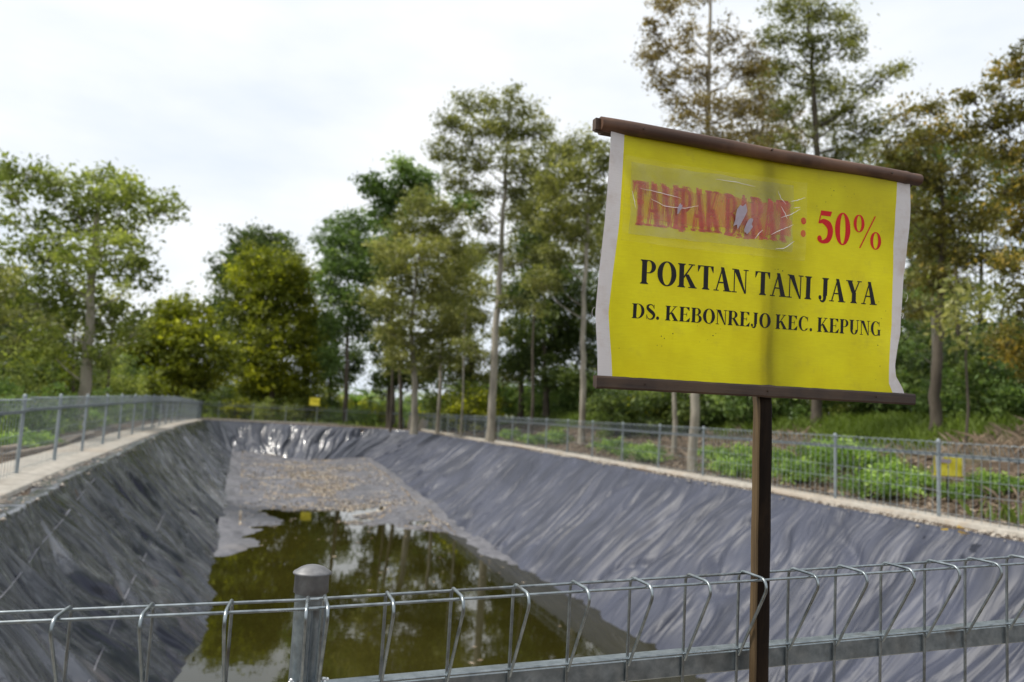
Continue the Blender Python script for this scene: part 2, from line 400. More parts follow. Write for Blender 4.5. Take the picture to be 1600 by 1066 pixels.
# ground: rings outward from the rim
offs = [-.12, 0, .12, .28, .5, .8, 1.1, 1.5, 2, 2.6, 3.3, 4.1, 5, 6, 7.2, 8.6, 10.3, 12.5, 15, 18, 22, 27, 34, 44, 58, 80, 120, 200, 400, 900]
idx = np.arange(0, N, 3); V = []
for d in offs:
    P = rimw[idx] + rn[idx] * d
    z = zt(P[:, 0], P[:, 1]) - 0.02
    if d < 0: z = z - 0.25
    V.append(np.column_stack([P, z]))
n = len(idx); V = np.vstack(V); F = []
a = np.arange(n); b = (a + 1) % n
for k in range(len(offs) - 1): F.append(np.column_stack([k * n + a, (k + 1) * n + a, (k + 1) * n + b, k * n + b]))
def green_amount(x, y):
    dr = d_right(x, y); n1 = fbm(x * .28, y * .28, 81)
    upper = sstep(4.2, 6.2, dr + (n1 - .47) * 5) * sstep(16, 21, y)
    low = (sstep(.7, 1.3, dr) * sstep(4.6, 2.6, dr)) * sstep(23, 17, y) * sstep(.55, .63, n1 * .8 + .25 * vnoise(x * .9, y * .9, 82))
    other = sstep(1.5, 3.0, np.maximum(d_left(x, y), y - 66)) * sstep(.38, .5, n1 + .1)
    return np.clip(upper + low + other, 0, 1)
go = mesh_np('ground', V, np.vstack(F), M['ground'], smooth=True)
ga = go.data.attributes.new('green', 'FLOAT', 'POINT'); ga.data.foreach_set('value', green_amount(V[:, 0], V[:, 1]).astype(np.float32))
tag(go, kind='structure')

# concrete path: strip between two loops about the fence line
pin = loop([inset(f_near, .45), inset(f_right, .17), inset(f_far, .5), inset(f_left, .46)], [.3, .3, .5, .5], NS, 20)
pout = loop([inset(f_near, -.5), inset(f_right, -.34), inset(f_far, -.6), inset(f_left, -.62)], [.3, .3, .5, .5], NS, 20)
idp = np.arange(0, len(pin), 6); A = pin[idp]; B = pout[idp]
V = []; H = 0.05
for P, dz in ((A, -.12), (A, H - .012), (A + (B - A) * .03, H), (A + (B - A) * .35, H + .004), (A + (B - A) * .7, H + .002), (A + (B - A) * .97, H), (B, H - .012), (B, -.12)):
    V.append(np.column_stack([P, zg(P[:, 0], P[:, 1]) + dz + (vnoise(P[:, 0] * 2, P[:, 1] * 2, 4) - .5) * .012]))
n = len(idp); a = np.arange(n); b = (a + 1) % n
F = np.vstack([np.column_stack([k * n + a, (k + 1) * n + a, (k + 1) * n + b, k * n + b]) for k in range(7)])
tag(mesh_np('path', np.vstack(V), F, M['concrete']), kind='structure')

# ------------------------------------------------------------------ pond liner
liner = empty('pond_liner', (0, 10, 0), 'black plastic liner sheet wrinkled over the slopes of the pond', 'pond liner')
NV = 84; tv = np.linspace(0, 1, NV)
z0 = zg(rimw[:, 0], rimw[:, 1]) + 0.035; z1 = zfloor(toe[:, 1]) - 0.12
L = np.hypot(np.linalg.norm(rimw - toe, axis=1), z0 - z1)
P0 = np.column_stack([rimw, z0]); P1 = np.column_stack([toe, z1])
prof_in = tv[None, :, None]
Pg = P0[:, None, :] * (1 - prof_in) + P1[:, None, :] * prof_in
dn = (P1 - P0); tg = np.column_stack([np.roll(rim, -1, 0) - np.roll(rim, 1, 0), np.zeros(N)])
nn = np.cross(tg, dn); nn /= np.linalg.norm(nn, axis=1)[:, None]; nn *= np.sign(nn[:, 2])[:, None]
Sg = np.repeat(S[:, None], NV, 1); Vg = tv[None, :] * L[:, None]
warp = (fbm(Sg * .35, Vg * .35, 11, 3) - .44) * 2.0
lean = np.where((S > S[240 + 140]) & (S < S[240 + 980 + 140]), 0.35, -0.10)[:, None]
s1 = Sg + lean * Vg + warp
def ridge(x, y, sd): return 1 - np.abs(2 * vnoise(x, y, sd) - 1)
h = 0.060 * (ridge(s1 * 1.0, Vg * .25, 21) ** 2 - .4) + 0.050 * (ridge(s1 * 2.9 + 5, Vg * .6, 22) ** 2 - .4) + 0.020 * (ridge(s1 * 5.5, Vg * .7, 23) - .5)
mod = 0.45 + 1.0 * sstep(.30, .62, fbm(Sg * .3, Vg * .35, 31))
gloss = np.where(S > S[70 + 240 + 70 + 980 + 70 + 240 + 35], 1.0, np.where(S > S[70 + 240 + 70 + 980 + 35], .45, 0.0))
gloss = np.convolve(np.concatenate([gloss[-40:], gloss, gloss[:40]]), np.ones(81) / 81, 'valid')
facet = vnoise(s1 * .9 + 11, Vg * .14, 61); facet = np.abs(facet - .5) * 2
hl = 0.120 * (ridge(s1 * .85, Vg * .11, 71) ** 1.5 - .4) + 0.030 * (ridge(s1 * 2.4 + 5, Vg * .16, 72) - .5) + .10 * (sstep(.05, .75, facet) - .5)
for fx, fy, wd, am, sd_ in ((.7, .10, .07, .06, 73), (1.6, .16, .08, .03, 74)):
    nv = np.abs(2 * vnoise(s1 * fx + 3, Vg * fy + 2 * fbm(Sg * .2, Vg * .1, 48), sd_) - 1); hl -= am * np.exp(-(nv / wd) ** 2)
g_ = gloss[:, None]; h = h * (1 - .85 * g_) + hl * g_
h = h * mod + 0.11 * (fbm(Sg * .5, Vg * .5, 33) - .47)
for fx, fy, wd, am, sd_ in ((.55, .16, .08, .10, 45), (1.1, .30, .09, .07, 46), (2.0, .40, .10, .035, 47)):
    nv = np.abs(2 * vnoise(s1 * fx + 3, Vg * fy + fbm(Sg * .2, Vg * .1, 48) * 2, sd_) - 1)
    h -= am * np.exp(-(nv / wd) ** 2)
# slack folds gathered at the foot of the slope
h += 0.05 * ridge(Vg * 2.4 + (fbm(Sg * .8, Vg, 35) - .5) * 3, Sg * .35, 37) ** 3 * sstep(.72, .95, tv)[None, :]
edge = sstep(0, .06, tv)[None, :] * (0.25 + .75 * sstep(0.0, 0.25, tv)[None, :])
sag = -0.10 * np.sin(np.pi * np.clip(tv, 0, 1))[None, :]
rounding = -0.16 * np.exp(-Vg / .22) * 1.0
Pg = Pg + nn[:, None, :] * (h * edge + sag)[:, :, None]
Pg[:, :, 2] += rounding * sstep(0, .02, tv)[None, :] * 0.35
# flap lying on the ground outside the rim
fl = []
for d, dz in ((.34, -.02), (.26, .016), (.12, .026)):
    P = rimw + rn * (d + (vnoise(S * 1.7, S * 0, 41) - .5)[:, None] * .22 * (d > .2))
    fl.append(np.column_stack([P, zt(P[:, 0], P[:, 1]) + dz + (vnoise(S * 3, S * 0 + d * 5, 42) - .5) * .02]))
G = np.concatenate([np.stack(fl, 1), Pg], 1); K = G.shape[1]
UV = np.stack([np.repeat((S)[:, None], K, 1) + np.concatenate([np.zeros((N, 3)), (lean * Vg + warp * .8)], 1), np.concatenate([np.full((N, 3), -.2), Vg], 1)], 2)
ii = (np.arange(N)[:, None] * K + np.arange(K - 1)[None, :]); jj = (((np.arange(N) + 1) % N)[:, None] * K + np.arange(K - 1)[None, :])
F = np.stack([ii, jj, jj + 1, ii + 1], 2).reshape(-1, 4)
F = F[:, ::-1]
Vv = G.reshape(-1, 3) - np.array([0, 10, 0])
slopes = mesh_np('slope_sheet', Vv, F, M['liner'], liner, smooth=True, uv=UV.reshape(-1, 2))
gat = slopes.data.attributes.new('gloss', 'FLOAT', 'POINT'); gat.data.foreach_set('value', np.repeat(gloss[:, None], K, 1).ravel().astype(np.float32))
# seam strips welded down the slopes
def slope_point(i, f, lift=.012):
    k = min(int(f * (NV - 1)), NV - 1); return Vector(Pg[i % N, k]) + Vector(nn[i % N]) * lift
M['seam'] = mat_simple('seam_strip', (0.10, 0.10, 0.12), (0.30, 0.30, 0.34), 3.0, 0.3, bump=.3, bdist=.01)
pr_d = Pg - np.array([0, 0, CH]); pr_w = pr_d @ np.array(fw); pr_x = 800 + FPX * (pr_d @ np.array(rt)) / pr_w; pr_y = 533 - FPX * (pr_d @ np.array(up)) / pr_w
pr_ok = (pr_w > 3) & (np.arange(N)[:, None] > N - 1000)
for a0, a1 in (((262, 790), (128, 1085)), ((150, 745), (-60, 1010))):
    pts = []
    for q in np.linspace(0, 1, 24):
        x_, y_ = a0[0] + (a1[0] - a0[0]) * q, a0[1] + (a1[1] - a0[1]) * q
        k_ = np.argmin(np.where(pr_ok, (pr_x - x_) ** 2 + (pr_y - y_) ** 2, 1e9)); ii_, kk_ = divmod(int(k_), NV)
        pts.append(Vector(Pg[ii_, kk_]) + Vector(nn[ii_]) * .006)
    pts = [(pts[max(k - 1, 0)] + pts[k] * 2 + pts[min(k + 1, 23)]) / 4 for k in range(24)]
    sm = MB(); sm.tube(pts, .010, 8, flat=.6); sm_o = sm.build('seam', M['seam'], liner); sm_o.location = (0, -10, 0)

# floor sheet
gy = np.linspace(5.5, 51.5, 420); gx = np.linspace(0, 1, 220)
def zfl(x, y):
    tt = (x - (-3.5 - .332 * (y - 10.84))) / ((1.95 - .3 * (y - 13.8)) - (-3.5 - .332 * (y - 10.84)))
    c = np.clip(np.abs(tt * 2 - 1.05), 0, 1.2)
    return (zfloor(y) + .20 * c ** 2 * sstep(12, 24, y) + (fbm(x * .40, y * .28, 51) - .47) * .42 + (fbm(x * 1.3, y * .9, 54) - .47) * .16 + (ridge(x * 1.6, y * 1.2, 52) - .5) * .05 + (ridge(x * 4, y * 3, 53) - .5) * .03)
YY, TT = np.meshgrid(gy, gx, indexing='ij')
xl = -3.5 - .332 * (YY - 10.84) - .5; xr = 1.95 - .3 * (YY - 13.8) + .5
XX = xl + (xr - xl) * TT
ZZ = zfl(XX, YY)
ed = sstep(0, .06, TT) * sstep(0, .06, 1 - TT)
V = np.stack([XX, YY, ZZ], 2).reshape(-1, 3); w = len(gx)
q = (np.arange(len(gy) - 1)[:, None] * w + np.arange(w - 1)[None, :]).ravel()
V2 = V - np.array([0, 10, 0])
mesh_np('floor_sheet', V2, np.column_stack([q, q + 1, q + w + 1, q + w]), M['pond_floor'], liner, smooth=True)
# water
wp = loop([inset(r_near, .8), inset(r_right, .8), inset(r_far, .8), inset(r_left, .8)], [1, 1, 1, 1], [6, 6, 6, 6], 8)
wp[:, 1] = np.minimum(wp[:, 1], 46)
mbw = MB(); mbw.add([(x, y, -2.13) for x, y in wp], [tuple(range(len(wp)))]); tag(mbw.build('water', M['water']), kind='structure')

# ------------------------------------------------------------------ leaf litter, rubble (nobody could count them)
def quads(C, u, v):
    """C,u,v (n,3) -> leaf shaped quads"""
    n = len(C); V = np.stack([C - u, C + v * .5 - u * .1, C + u, C - v * .5 - u * .1], 1).reshape(-1, 3); return V, np.arange(n * 4).reshape(n, 4)
def rnd_unit(n):
    v = rng.normal(size=(n, 3)); return v / np.linalg.norm(v, axis=1)[:, None]
n = 22000
y = 24 + 26 * rng.random(n); tt = np.clip(rng.normal(.52, .26, n), .02, 1.0)
x = (-3.5 - .332 * (y - 10.84)) * (1 - tt) + (1.95 - .3 * (y - 13.8)) * tt
keep = fbm(x * .8, y * .6, 61) + .30 * rng.random(n) > .62
x = x[keep]; y = y[keep]
z = zfl(x, y) + .02
keep = z > -2.12; x, y, z = x[keep], y[keep], z[keep]; n = len(x)
a = rng.random(n) * 6.28; sz = .025 + .05 * rng.random(n)
u = np.stack([np.cos(a), np.sin(a), .25 * rng.normal(size=n)], 1) * sz[:, None]; v_ = np.stack([-np.sin(a), np.cos(a), .35 * rng.normal(size=n)], 1) * sz[:, None] * .9
V, F = quads(np.stack([x, y, z], 1), u, v_)
tag(mesh_np('leaf_litter', V, F, M['litter'], tint=rng.random(n)), 'scattered dry tan leaves lying on the dry end of the pond floor', 'leaf litter', kind='stuff')
n = 60
y = 9 + 19 * rng.random(n); tt = rng.random(n) ** .6
x = (-3.5 - .332 * (y - 10.84)) * (1 - tt) + (1.95 - .3 * (y - 13.8)) * tt
a = rng.random(n) * 6.28; sz = .035 + .05 * rng.random(n)
u = np.stack([np.cos(a), np.sin(a), .02 * rng.normal(size=n)], 1) * sz[:, None]; v_ = np.stack([-np.sin(a), np.cos(a), .02 * rng.normal(size=n)], 1) * sz[:, None]
V, F = quads(np.stack([x, y, np.full(n, -2.124)], 1), u, v_)
tag(mesh_np('floating_leaves', V, F, M['litter'], tint=rng.random(n) * .6), 'small brown leaves floating on the green pond water', 'leaves', kind='stuff')

def blobs(name, pts, sizes, mat, label, cat):
    """many small irregular stones in one object"""
    base = np.array([(1, 0, 0), (-1, 0, 0), (0, 1, 0), (0, -1, 0), (0, 0, 1), (0, 0, -1)], float)
    fc = np.array([(0, 2, 4), (2, 1, 4), (1, 3, 4), (3, 0, 4), (2, 0, 5), (1, 2, 5), (3, 1, 5), (0, 3, 5)])
    n = len(pts); V = base[None] * (0.6 + .8 * rng.random((n, 6, 1))) * sizes[:, None, None] * np.array([1, 1, .6])
    a = rng.random(n) * 6.28; c, s = np.cos(a), np.sin(a)
    X = V[:, :, 0] * c[:, None] - V[:, :, 1] * s[:, None]; Y = V[:, :, 0] * s[:, None] + V[:, :, 1] * c[:, None]
    V = np.stack([X, Y, V[:, :, 2]], 2) + pts[:, None, :]
    return tag(mesh_np(name, V.reshape(-1, 3), (fc[None] + 6 * np.arange(n)[:, None, None]).reshape(-1, 3), mat), label, cat, kind='stuff')
n = 9000
i = rng.integers(0, N, n); d = rng.normal(.30, .16, n)
P = rimw[i] + rn[i] * d[:, None]
keep = fbm(S[i] * .5, S[i] * 0, 71) + .25 * rng.random(n) > .5
P = P[keep]; pts = np.column_stack([P, zt(P[:, 0], P[:, 1]) + .02])
blobs('rubble', pts, .012 + .035 * rng.random(len(P)) ** 2, M['rubble'], 'pale gravel and broken mortar along the rim of the pond liner', 'gravel')
n = 7000
y = 8 + 42 * rng.random(n); d = .45 + rng.exponential(1.3, n)
x = 6.7 - .28 * (y - 12.4) + d * 1.04
pts = np.column_stack([x, y, zt(x, y) + .01])
blobs('soil_clods', pts, .02 + .07 * rng.random(n) ** 3, M['ground'], 'loose brown soil clods on the bank outside the right fence', 'soil')

# ------------------------------------------------------------------ fences
PL = 2.4
def panel_mesh(name, Lp, rods, r, hor, wirepos, fold_h=.187, fold_d=.118, back=0.0, top=1.2, bottom=.06, n=6, mat=None, arc=5):
    """welded mesh panel with a rolled top; x along, y = towards the inside of the fold, z up (0 = ground)"""
    mb = MB()
    rb = .022
    for x in rods:
        pts = [(x, 0, bottom), (x, 0, top - rb)]
        for k in range(1, arc + 1):
            a = k / arc * math.pi / 2; pts.append((x, rb * (1 - math.cos(a)), top - rb + rb * math.sin(a)))
        y1 = fold_d - rb; 
        # outer bend turns by ~125 degrees back towards the mesh
        ang = math.pi / 2 + math.atan2(fold_d - .012, fold_h) 
        for k in range(0, arc + 1):
            a = k / arc * ang; pts.append((x, y1 + rb * math.sin(a), top - rb + rb * math.cos(a)))
        pts.append((x, .008, top - fold_h - .022))
        mb.tube(pts, r, n)
    for (yy, zz) in wirepos:
        mb.tube([(-.02, yy, zz), (Lp * .5, yy, zz), (Lp + .02, yy, zz)], r * .93, n)
    for zz in hor:
        mb.tube([(-.01, r * 1.8, zz), (Lp * .5, r * 1.8, zz), (Lp + .01, r * 1.8, zz)], r * .93, n)
    return mb
far_rods = [PL * (k + .5) / 16 for k in range(16)]
pm = panel_mesh('mesh_panel', PL, far_rods, .0052, [1.03, .66, .45, .13], [(.012, 1.19), (.10, 1.19)], n=4, arc=2)
panel_proto = pm.build('mesh_panel', M['galv_far'])
mb = MB(); mb.box((PL / 2, -.03, 1.0), (PL - .05, .04, .045)); rail_proto = mb.build('rail', M['galv_far'])
mb = MB(); mb.tube([(0, 0, -.15), (0, 0, 1.20)], .028, 10); post_proto = mb.build('post', M['galv_far'])
mb = MB(); mb.lathe((0, 0, 0), [(.0325, 1.175), (.0325, 1.215), (.026, 1.228), (.013, 1.238), (.0005, 1.241)], 12); cap_proto = mb.build('post_cap', M['galv_far'])
protos = [panel_proto, rail_proto, post_proto, cap_proto]

def fence_side(name, p0, p1, label, flip, start=0.0, lift=.05):
    """p0 -> p1 ground points; posts every 2.4 m"""
    p0 = Vector((*p0, 0)); p1 = Vector((*p1, 0)); Lt = (p1 - p0).length; d = (p1 - p0) / Lt
    root = empty(name, (p0.x, p0.y, gz(p0.x, p0.y)), label, 'fence', 'galvanised mesh fence round the pond')
    org = root.location.copy()
    ss = [start + PL * k for k in range(int((Lt - start) / PL) + 1)]
    if start > .3: ss = [0.0] + ss
    if Lt - ss[-1] > .3: ss.append(Lt)
    P = []
    for s_ in ss:
        q = p0 + d * s_; P.append(Vector((q.x, q.y, float(zg(np.array([q.x]), np.array([q.y]))[0]))))
    for k, q in enumerate(P):
        tlt = Matrix.Rotation(R(random.uniform(-.8, .8)), 4, 'X') @ Matrix.Rotation(R(random.uniform(-.8, .8)), 4, 'Y')
        po = post_proto.copy(); COL.objects.link(po); po.parent = root; po.matrix_local = Matrix.Translation(q - org) @ tlt
        pc = cap_proto.copy(); COL.objects.link(pc); pc.parent = po
        if k + 1 < len(P):
            e = P[k + 1] - q; sx = e.length / PL
            X = e.normalized(); Yv = Vector((0, 0, 1)).cross(X).normalized()
            if flip: Yv = -Yv
            Z = Vector((0, 0, 1))
            mm = Matrix.Identity(4)
            for r_ in range(3): mm[r_][0] = X[r_] * sx; mm[r_][1] = Yv[r_]; mm[r_][2] = Z[r_]
            mm.translation = q - org + Yv * .045
            pn = panel_proto.copy(); COL.objects.link(pn); pn.parent = root; pn.matrix_local = mm
            mm2 = mm.copy(); rl = rail_proto.copy(); COL.objects.link(rl); rl.parent = root; rl.matrix_local = mm2
    return root
cNL = (-3.78, 1.04); cNR = (8.89, 4.58); cFR = isect(f_right, f_far); cFL = isect(f_far, f_left)
def along(l, y): return (l[0] + l[1] * ((y - l[0][1]) / l[1][1]))
import math as _m
rp = along(f_right, 12.41); stR = (Vector(rp) - Vector(cNR)).length % PL
fence_side('mesh_fence', cNR, tuple(cFR), 'galvanised mesh fence along the right side of the pond, below the tree bank', False, start=stR)
lp = along(f_left, 12.14); stL = (Vector(lp) - Vector(cNL)).length % PL
fence_side('mesh_fence', cNL, tuple(cFL), 'galvanised mesh fence along the left side of the pond on a wide concrete path', True, start=stL)
ffd = Vector(cFR) - Vector(cFL)
fence_side('mesh_fence', tuple(cFL), tuple(cFR), 'galvanised mesh fence crossing the far end of the pond', True, start=1.2)
for o in protos: bpy.data.objects.remove(o)

# near fence, close to the camera
def bake(o, mm):
    o.data.transform(mm)

nf = empty('mesh_fence', (-.40, 1.80, -.08), 'nearest galvanised mesh fence with rolled top and domed post in front of the pond', 'fence', 'galvanised mesh fence round the pond')
nfo = nf.location.copy()
def place_panel(mb_list, origin, direction, zslope):
    X = Vector((direction[0], direction[1], 0)).normalized(); Yv = Vector((X.y, -X.x, 0)); X = Vector((X.x, X.y, zslope)); Z = Vector((0, 0, 1))
    mm = Matrix.Identity(4)
    for r_ in range(3): mm[r_][0] = X[r_]; mm[r_][1] = Yv[r_]; mm[r_][2] = Z[r_]
    mm.translation = Vector(origin) - nfo
    return mm
uR = (math.cos(.29346), math.sin(.29346)); zs = .04657
O_R = Vector((-.25841, 1.82487, 1.12404 - 1.193))
rods_R = [-.127, .008, .158, .306, .449, .606, .758, .911, 1.060, 1.207, 1.355, 1.503, 1.645, 1.797, 1.947, 2.095, 2.245]
sh = .15
pmR = panel_mesh('p', 2.42, [r_ + sh for r_ in rods_R], .0037, [1.006, .72, .45, .13], [(.010, 1.193), (.088, 1.192)], n=10, arc=6)
mR = place_panel(None, O_R - Vector((uR[0], uR[1], zs)) * sh, uR, zs)
o = pmR.build('mesh_panel', M['galv_wire'], nf); bake(o, mR)
dL = Vector((-.408 + .998, 1.778 - 1.65)).normalized(); uL = (dL.x, dL.y)
O_L = Vector((-.408, 1.778, 1.116 - 1.193))
rods_L = [2.40 - q for q in (.004, .160, .316, .472, .61, .76, .91, 1.06, 1.21, 1.36, 1.51, 1.66, 1.81, 1.96, 2.11, 2.26)]
pmL = panel_mesh('p', 2.40, rods_L, .0037, [1.006, .72, .45, .13], [(.010, 1.193), (.088, 1.192)], n=10, arc=6)
mL = place_panel(None, O_L - Vector((uL[0], uL[1], zs)) * 2.40, uL, zs)
o = pmL.build('mesh_panel', M['galv_wire'], nf); bake(o, mL)
# rails behind the mesh
mb = MB(); mb.box((1.23, -.034, .972), (2.41, .056, .052), bevel=.003); o = mb.build('rail', M['galv_tube'], nf); bake(o, mR)
mb = MB(); mb.box((1.18, -.034, .968), (2.40, .056, .052), bevel=.003); o = mb.build('rail', M['galv_tube'], nf); bake(o, mL)
# continuation of the near fence to both corners
def extra(x0, mat4, sgn):
    for k in (1, 2):
        mmx = mat4 @ Matrix.Translation((sgn * 2.45 * k, 0, 0))
        mbx = panel_mesh('p', PL, far_rods, .0037, [1.006, .72, .45, .13], [(.010, 1.193), (.088, 1.192)], n=6, arc=3)
        ox = mbx.build('mesh_panel', M['galv_wire'], nf); bake(ox, mmx)
        mb_ = MB(); mb_.box((1.2, -.034, .972), (2.34, .056, .052), bevel=.003); r_ = mb_.build('rail', M['galv_tube'], nf); bake(r_, mmx)
        mb_ = MB(); xp = -.02 if sgn > 0 else 2.42
        mb_.tube([(xp, -.04, -.2), (xp, -.04, 1.2)], .0265, 20); p_ = mb_.build('post', M['galv_tube'], nf); bake(p_, mmx)
extra(0, mR, 1)
# post with its domed cap
pp = at(485, 936, 1.845)
mb = MB()
mb.tube([(pp.x, pp.y, -.3), (pp.x, pp.y, .5), (pp.x, pp.y, 1.155)], .0345, 32)
po = mb.build('post', M['galv_tube'], nf); po.location = -nfo
ztop = at(487, 882, 1.845).z
mb = MB()
r0 = .0385
mb.lathe((pp.x, pp.y, ztop), [(r0 - .003, -.062), (r0, -.060), (r0 - .0005, -.022), (r0 + .0035, -.020), (r0 + .0045, -.0175), (r0 + .003, -.0150), (r0 - .003, -.0115), (.027, -.0060), (.018, -.0024), (.009, -.0005), (.0004, 0)], 40)
pc = mb.build('post_cap', M['galv_cap'], po)
# mounting strip and weld beads at the post
mb = MB()
for dx in (.012, .040):
    q = Vector((pp.x + dx, pp.y - .047, 0)); mb.tube([q + Vector((0, 0, .3)), q + Vector((0, 0, 1.09))], .0065, 10)
o = mb.build('mounting_bar', M['galv_tube'], nf); o.location = -nfo
 
for (px, py, s_) in ((457, 1064, .007), (508, 1062, .007)):
    c = at(px, py, 1.80); mb = MB()
    for k in range(5):
        cc = c + Vector((random.uniform(-1, 1), random.uniform(-1, 1), random.uniform(-.8, .8))) * s_ * .7
        mb.lathe(cc, [(.0003, -s_ * .6), (s_ * .5, -s_ * .4), (s_ * .65, 0), (s_ * .45, s_ * .4), (.0003, s_ * .55)], 8)
    o = mb.build('weld_bead', M['weld'], nf); o.location = -nfo

# ------------------------------------------------------------------ the sign
TH = .3519; SO = Vector((.2028, 1.8516, 1.6313)); SU = Vector((math.cos(TH), math.sin(TH), .0182 / .95)); SNn = Vector((math.sin(TH), -math.cos(TH), 0))
def sdepth(u, v):
    return .0012 * math.sin(v * 26 + 3 * math.sin(u * 5)) * math.exp(-((v - .06) / .05) ** 2 * .5) + .0035 * math.sin(u * 7 + v * 3) + .0030 * math.sin(v * 9 - u * 4) - .010 * math.exp(-(u / .05) ** 2) * math.sin(v * 8 + .5) - .012 * math.exp(-((u - .93) / .06) ** 2) * math.sin(v * 11)
def SP(u, v, off=0.0): return SO + SU * u + Vector((0, 0, v)) + SNn * (off + sdepth(u, v))
sign = empty('signboard', (0, 0, 0), 'large yellow banner sign with wooden slats reading POKTAN TANI JAYA and 50%', 'sign')
sign.location = (.645, 2.05, -.05); so = sign.location.copy()
def adds(mb, name, mat, parent=None):
    o = mb.build(name, mat, parent or sign)
    if parent is None: o.location = -so
    return o
t = NT('banner_yellow'); v = t.coords('UV')
mp = t.n("ShaderNodeMapping"); mp.inputs['Scale'].default_value = (30, 260, 1); t.l(v, mp.inputs['Vector'])
mp2 = t.n("ShaderNodeMapping"); mp2.inputs['Scale'].default_value = (260, 60, 1); t.l(v, mp2.inputs['Vector'])
wv = t.noise(mp.outputs[0], 1.0, 3); wv2 = t.noise(mp2.outputs[0], 1.0, 2); big = t.noise(v, 5.0, 6, .6); spk = t.noise(v, 60, 3, .6); stn = t.noise(v, 11, 6, .75)
c = t.ramp(big, [(.28, (.62, .52, .004)), (.72, (.82, .76, .012))])
c = t.mix(t.ramp(wv, [(.35, .0), (.65, .16)]), c, (.52, .43, .01))
c = t.mix(t.ramp(spk, [(.72, 0.0), (.78, .55)]), c, (.16, .11, .02))
c = t.mix(t.ramp(stn, [(.55, 0.0), (.80, .42)]), c, (.38, .30, .05))
t.l(c, t.b.inputs['Base Color']); t.set(Roughness=.42, Specular_IOR_Level=.45)
t.l(t.bump(wv, .5, .0012, t.bump(wv2, .25, .0008)), t.b.inputs['Normal'])
tr = t.n("ShaderNodeBsdfTranslucent"); ms = t.n("ShaderNodeMixShader"); ms.inputs[0].default_value = .60
t.l(c, tr.inputs['Color']); t.l(t.b.outputs[0], ms.inputs[1]); t.l(tr.outputs[0], ms.inputs[2]); t.l(ms.outputs[0], t.out.inputs['Surface'])
M['banner'] = t.m
t = NT('banner_white'); v = t.coords('UV')
mp = t.n("ShaderNodeMapping"); mp.inputs['Scale'].default_value = (30, 260, 1); t.l(v, mp.inputs['Vector'])
wv = t.noise(mp.outputs[0], 1.0, 3); stn = t.noise(v, 9, 6, .7)
c = t.mix(t.ramp(stn, [(.5, 0.0), (.75, .65)]), (.66, .62, .62), (.45, .34, .27))
t.l(c, t.b.inputs['Base Color']); t.set(Roughness=.6); t.l(t.bump(wv, .5, .0012), t.b.inputs['Normal'])
tr = t.n("ShaderNodeBsdfTranslucent"); ms = t.n("ShaderNodeMixShader"); ms.inputs[0].default_value = .25
t.l(c, tr.inputs['Color']); t.l(t.b.outputs[0], ms.inputs[1]); t.l(tr.outputs[0], ms.inputs[2]); t.l(ms.outputs[0], t.out.inputs['Surface'])
M['banner_white'] = t.m
def fi(v, tab): return float(np.interp(v, [a for a, b in tab], [b for a, b in tab]))
eL = [(0, .003), (.06, .0), (.156, -.0098), (.25, -.007), (.372, -.0013), (.5, .001), (.61, .0035)]
bL = [(0, .040), (.06, .034), (.158, .0231), (.25, .028), (.37, .0372), (.5, .040), (.61, .042)]
bR = [(0, .892), (.03, .880), (.08, .884), (.193, .8939), (.3, .886), (.41, .879), (.5, .884), (.61, .898)]
eR = [(0, .931), (.02, .926), (.05, .908), (.08, .907), (.12, .916), (.1705, .9284), (.25, .926), (.3287, .9195), (.42, .923), (.52, .937), (.61, .945)]
rows = np.linspace(-.004, .602, 90); V = []; UVs = []
for v_ in rows:
    a, b, c_, d_ = fi(v_, eL), fi(v_, bL), fi(v_, bR), fi(v_, eR)
    us = list(np.linspace(a, b, 5)) + list(np.linspace(b, c_, 92))[1:] + list(np.linspace(c_, d_, 6))[1:]
    for u_ in us: V.append(SP(u_, v_) - so); UVs.append((u_, v_))
w = len(us); q = (np.arange(len(rows) - 1)[:, None] * w + np.arange(w - 1)[None, :]).ravel()
F = np.column_stack([q, q + 1, q + w + 1, q + w]); cidx = q % w
mi = np.where((cidx < 4) | (cidx >= w - 6), 1, 0)
banner = mesh_np('banner', [tuple(p) for p in V], F, [M['banner'], M['banner_white']], sign, smooth=True, mat_idx=mi, uv=UVs)

# --- lettering: serif capitals drawn stroke by stroke
def rect(x0, y0, x1, y1): return [[(x0, y0), (x1, y0), (x1, y1), (x0, y1)]]
def serif(x0, x1, y, s=1, t_=.045): 
    return [[(x0, y), (x1, y), (x1, y + s * t_), (x0, y + s * t_)] if s > 0 else [(x0, y + s * t_), (x1, y + s * t_), (x1, y), (x0, y)]]
def fstem(x0, x1, e=.085, y0=0, y1=1, bot=True, top=True):
    """stem with bracketed slab serifs"""
    out = rect(x0, y0, x1, y1); b = .05
    for on, y, s in ((bot, y0, 1), (top, y1, -1)):
        if on:
            out += serif(x0 - e, x1 + e, y, s)
            out += [[(x0 - b, y + s * .036), (x0 + .001, y + s * .036), (x0 + .001, y + s * .10)], [(x1 - .001, y + s * .036), (x1 + b, y + s * .036), (x1 - .001, y + s * .10)]]
    return out
def ring(cx, cy, rx, ry, ix, iy, a0, a1, n=22, dcx=0):
    P = []
    for k in range(n):
        q0 = R(a0 + (a1 - a0) * k / n); q1 = R(a0 + (a1 - a0) * (k + 1) / n)
        P.append([(cx + rx * math.cos(q0), cy + ry * math.sin(q0)), (cx + rx * math.cos(q1), cy + ry * math.sin(q1)),
                  (cx + dcx + ix * math.cos(q1), cy + iy * math.sin(q1)), (cx + dcx + ix * math.cos(q0), cy + iy * math.sin(q0))])
    return P
